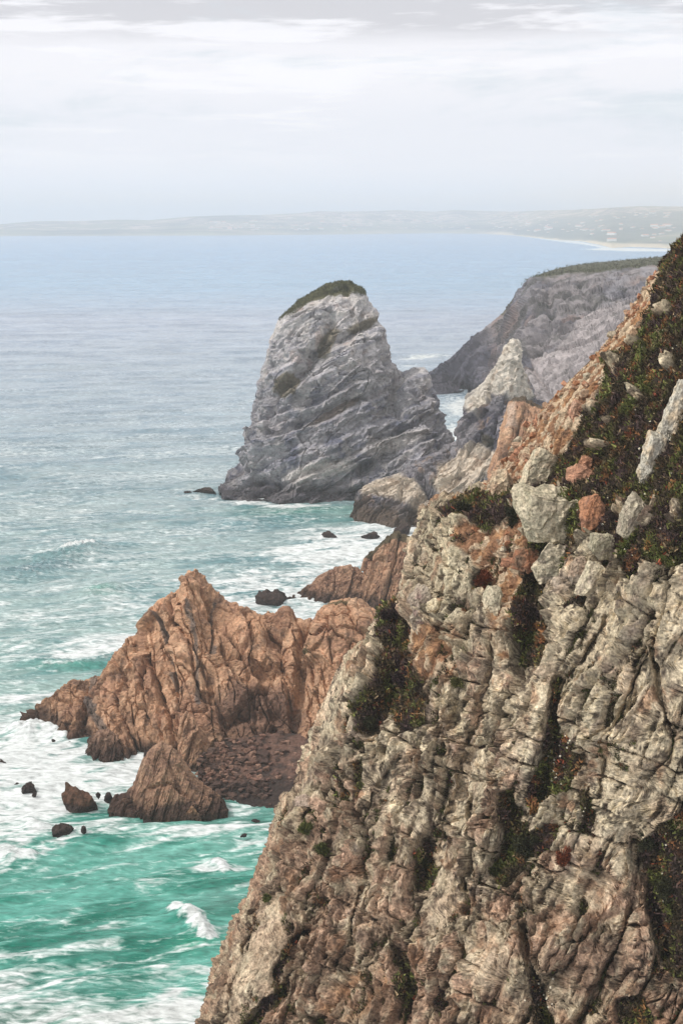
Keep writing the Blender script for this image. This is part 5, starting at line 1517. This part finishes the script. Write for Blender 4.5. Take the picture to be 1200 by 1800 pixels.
# ------------------------------------------------------------------ SKY AND LIGHT
SUN_EL, SUN_AZ = 48.0, -108.0          # azimuth from +Y towards +X: the sun stands left, slightly ahead
def world():
    w = bpy.data.worlds.new('World'); SC.world = w; w.use_nodes = True; nt = w.node_tree; L = nt.links
    for nd in list(nt.nodes): nt.nodes.remove(nd)
    out = N(nt, 'ShaderNodeOutputWorld')
    sky = N(nt, 'ShaderNodeTexSky', sky_type='NISHITA'); sky.sun_disc = False
    sky.sun_elevation = math.radians(SUN_EL); sky.sun_rotation = math.radians(SUN_AZ)
    b1 = N(nt, 'ShaderNodeBackground'); b1.inputs[1].default_value = 0.10; L.new(sky.outputs[0], b1.inputs[0])
    tc = N(nt, 'ShaderNodeTexCoord'); sp = N(nt, 'ShaderNodeSeparateXYZ'); L.new(tc.outputs['Generated'], sp.inputs[0])
    # clouds: long flat banks, stretched along the horizon
    az = N(nt, 'ShaderNodeMath', operation='ARCTAN2'); L.new(sp.outputs[0], az.inputs[0]); L.new(sp.outputs[1], az.inputs[1])
    el = N(nt, 'ShaderNodeMath', operation='ARCSINE'); L.new(sp.outputs[2], el.inputs[0])
    cb = N(nt, 'ShaderNodeCombineXYZ')
    a2 = N(nt, 'ShaderNodeMath', operation='MULTIPLY'); a2.inputs[1].default_value = 4.5; L.new(az.outputs[0], a2.inputs[0])
    e2 = N(nt, 'ShaderNodeMath', operation='MULTIPLY'); e2.inputs[1].default_value = 22.0; L.new(el.outputs[0], e2.inputs[0])
    L.new(a2.outputs[0], cb.inputs[0]); L.new(e2.outputs[0], cb.inputs[1])
    n1 = N(nt, 'ShaderNodeTexNoise', Scale=1.0, Detail=8.0, Roughness=0.62, Distortion=0.3); L.new(cb.outputs[0], n1.inputs['Vector'])
    mp = N(nt, 'ShaderNodeMapping'); mp.inputs['Scale'].default_value = (0.9, 1.7, 1); mp.inputs['Location'].default_value = (4.3, 2.2, 1); L.new(cb.outputs[0], mp.inputs[0])
    n2 = N(nt, 'ShaderNodeTexNoise', Scale=1.3, Detail=8.0, Roughness=0.6, Distortion=0.2); L.new(mp.outputs[0], n2.inputs['Vector'])
    # elevation (warped a little by the noise) drives the banks' grey value
    wv = N(nt, 'ShaderNodeMath', operation='MULTIPLY_ADD'); wv.inputs[1].default_value = 0.035; L.new(n1.outputs['Fac'], wv.inputs[0]); L.new(el.outputs[0], wv.inputs[2])
    sb = N(nt, 'ShaderNodeMath', operation='SUBTRACT'); sb.inputs[1].default_value = 0.0175; L.new(wv.outputs[0], sb.inputs[0])
    rp = N(nt, 'ShaderNodeValToRGB'); L.new(sb.outputs[0], rp.inputs[0])
    els = rp.color_ramp.elements
    def C(r, g, b): return tuple(float(v_) * SKYK for v_ in srgb(r, g, b)) + (1,)
    stops = SKY_STOPS
    while len(els) < len(stops): els.new(0.5)
    for e_, (p_, c_) in zip(els, stops): e_.position = p_; e_.color = C(*c_[:3]) if len(c_) == 3 else tuple(float(v_) * c_[3] for v_ in srgb(*c_[:3])) + (1,)
    # bright thin streaks
    st = N(nt, 'ShaderNodeMapRange', interpolation_type='SMOOTHSTEP'); st.inputs[1].default_value = 0.50; st.inputs[2].default_value = 0.60; st.inputs[4].default_value = 0.9
    L.new(n2.outputs['Fac'], st.inputs[0])
    mk = N(nt, 'ShaderNodeMapRange'); mk.inputs[1].default_value = 0.02; mk.inputs[2].default_value = 0.07; L.new(el.outputs[0], mk.inputs[0])
    mm = N(nt, 'ShaderNodeMath', operation='MULTIPLY'); L.new(st.outputs[0], mm.inputs[0]); L.new(mk.outputs[0], mm.inputs[1])
    mx = N(nt, 'ShaderNodeMix', data_type='RGBA'); L.new(mm.outputs[0], mx.inputs[0]); L.new(rp.outputs[0], mx.inputs[6]); mx.inputs[7].default_value = C(250, 248, 252)
    # faint blue-grey gaps
    gp = N(nt, 'ShaderNodeMapRange', interpolation_type='SMOOTHSTEP'); gp.inputs[1].default_value = 0.50; gp.inputs[2].default_value = 0.30; gp.inputs[4].default_value = 0.8
    L.new(n1.outputs['Fac'], gp.inputs[0])
    mg = N(nt, 'ShaderNodeMath', operation='MULTIPLY'); L.new(gp.outputs[0], mg.inputs[0]); L.new(mk.outputs[0], mg.inputs[1])
    m2 = N(nt, 'ShaderNodeMix', data_type='RGBA'); L.new(mg.outputs[0], m2.inputs[0]); L.new(mx.outputs[2], m2.inputs[6]); m2.inputs[7].default_value = C(206, 216, 224)
    b2 = N(nt, 'ShaderNodeBackground'); L.new(m2.outputs[2], b2.inputs[0]); b2.inputs[1].default_value = 1.0
    ms = N(nt, 'ShaderNodeMixShader'); ms.inputs[0].default_value = 0.88; L.new(b1.outputs[0], ms.inputs[1]); L.new(b2.outputs[0], ms.inputs[2])
    L.new(ms.outputs[0], out.inputs[0])


SKYK = 1.17
SKY_STOPS = [(0.0, (243, 243, 248)), (0.035, (239, 238, 245)), (0.065, (234, 234, 242)), (0.095, (243, 241, 246)), (0.114, (242, 240, 245)), (0.127, (208, 206, 211)),
             (0.20, (202, 201, 206)), (0.40, (236, 234, 232, 1.0)), (0.8, (245, 242, 236, 1.25))]
world()
sd = bpy.data.lights.new('sun', 'SUN'); sd.energy = 2.6; sd.angle = math.radians(9); sd.color = (1.0, 0.95, 0.88)
so = bpy.data.objects.new('sun', sd); COL.objects.link(so)
SD_AZ = math.radians(-108)
dirv = Vector((math.sin(SD_AZ) * math.cos(math.radians(SUN_EL)), math.cos(SD_AZ) * math.cos(math.radians(SUN_EL)), math.sin(math.radians(SUN_EL))))
so.rotation_euler = dirv.to_track_quat('Z', 'Y').to_euler(); so.location = (0, 0, 300)

cd = bpy.data.cameras.new('camera'); cd.sensor_fit = 'VERTICAL'; cd.sensor_height = 36; cd.lens = 50; cd.clip_start = 0.5; cd.clip_end = 120000
co = bpy.data.objects.new('camera', cd); COL.objects.link(co); co.location = (0, 0, H); co.rotation_euler = (math.pi / 2 - PITCH, 0, 0)
SC.camera = co
SC.view_settings.view_transform = 'Standard'; SC.view_settings.look = 'None'; SC.view_settings.exposure = 0.0; SC.view_settings.gamma = 1
SC.cycles.volume_bounces = 2; SC.cycles.max_bounces = 6; SC.cycles.diffuse_bounces = 3
SC.cycles.use_denoising = True
print('done', round(time.time() - T0, 1))
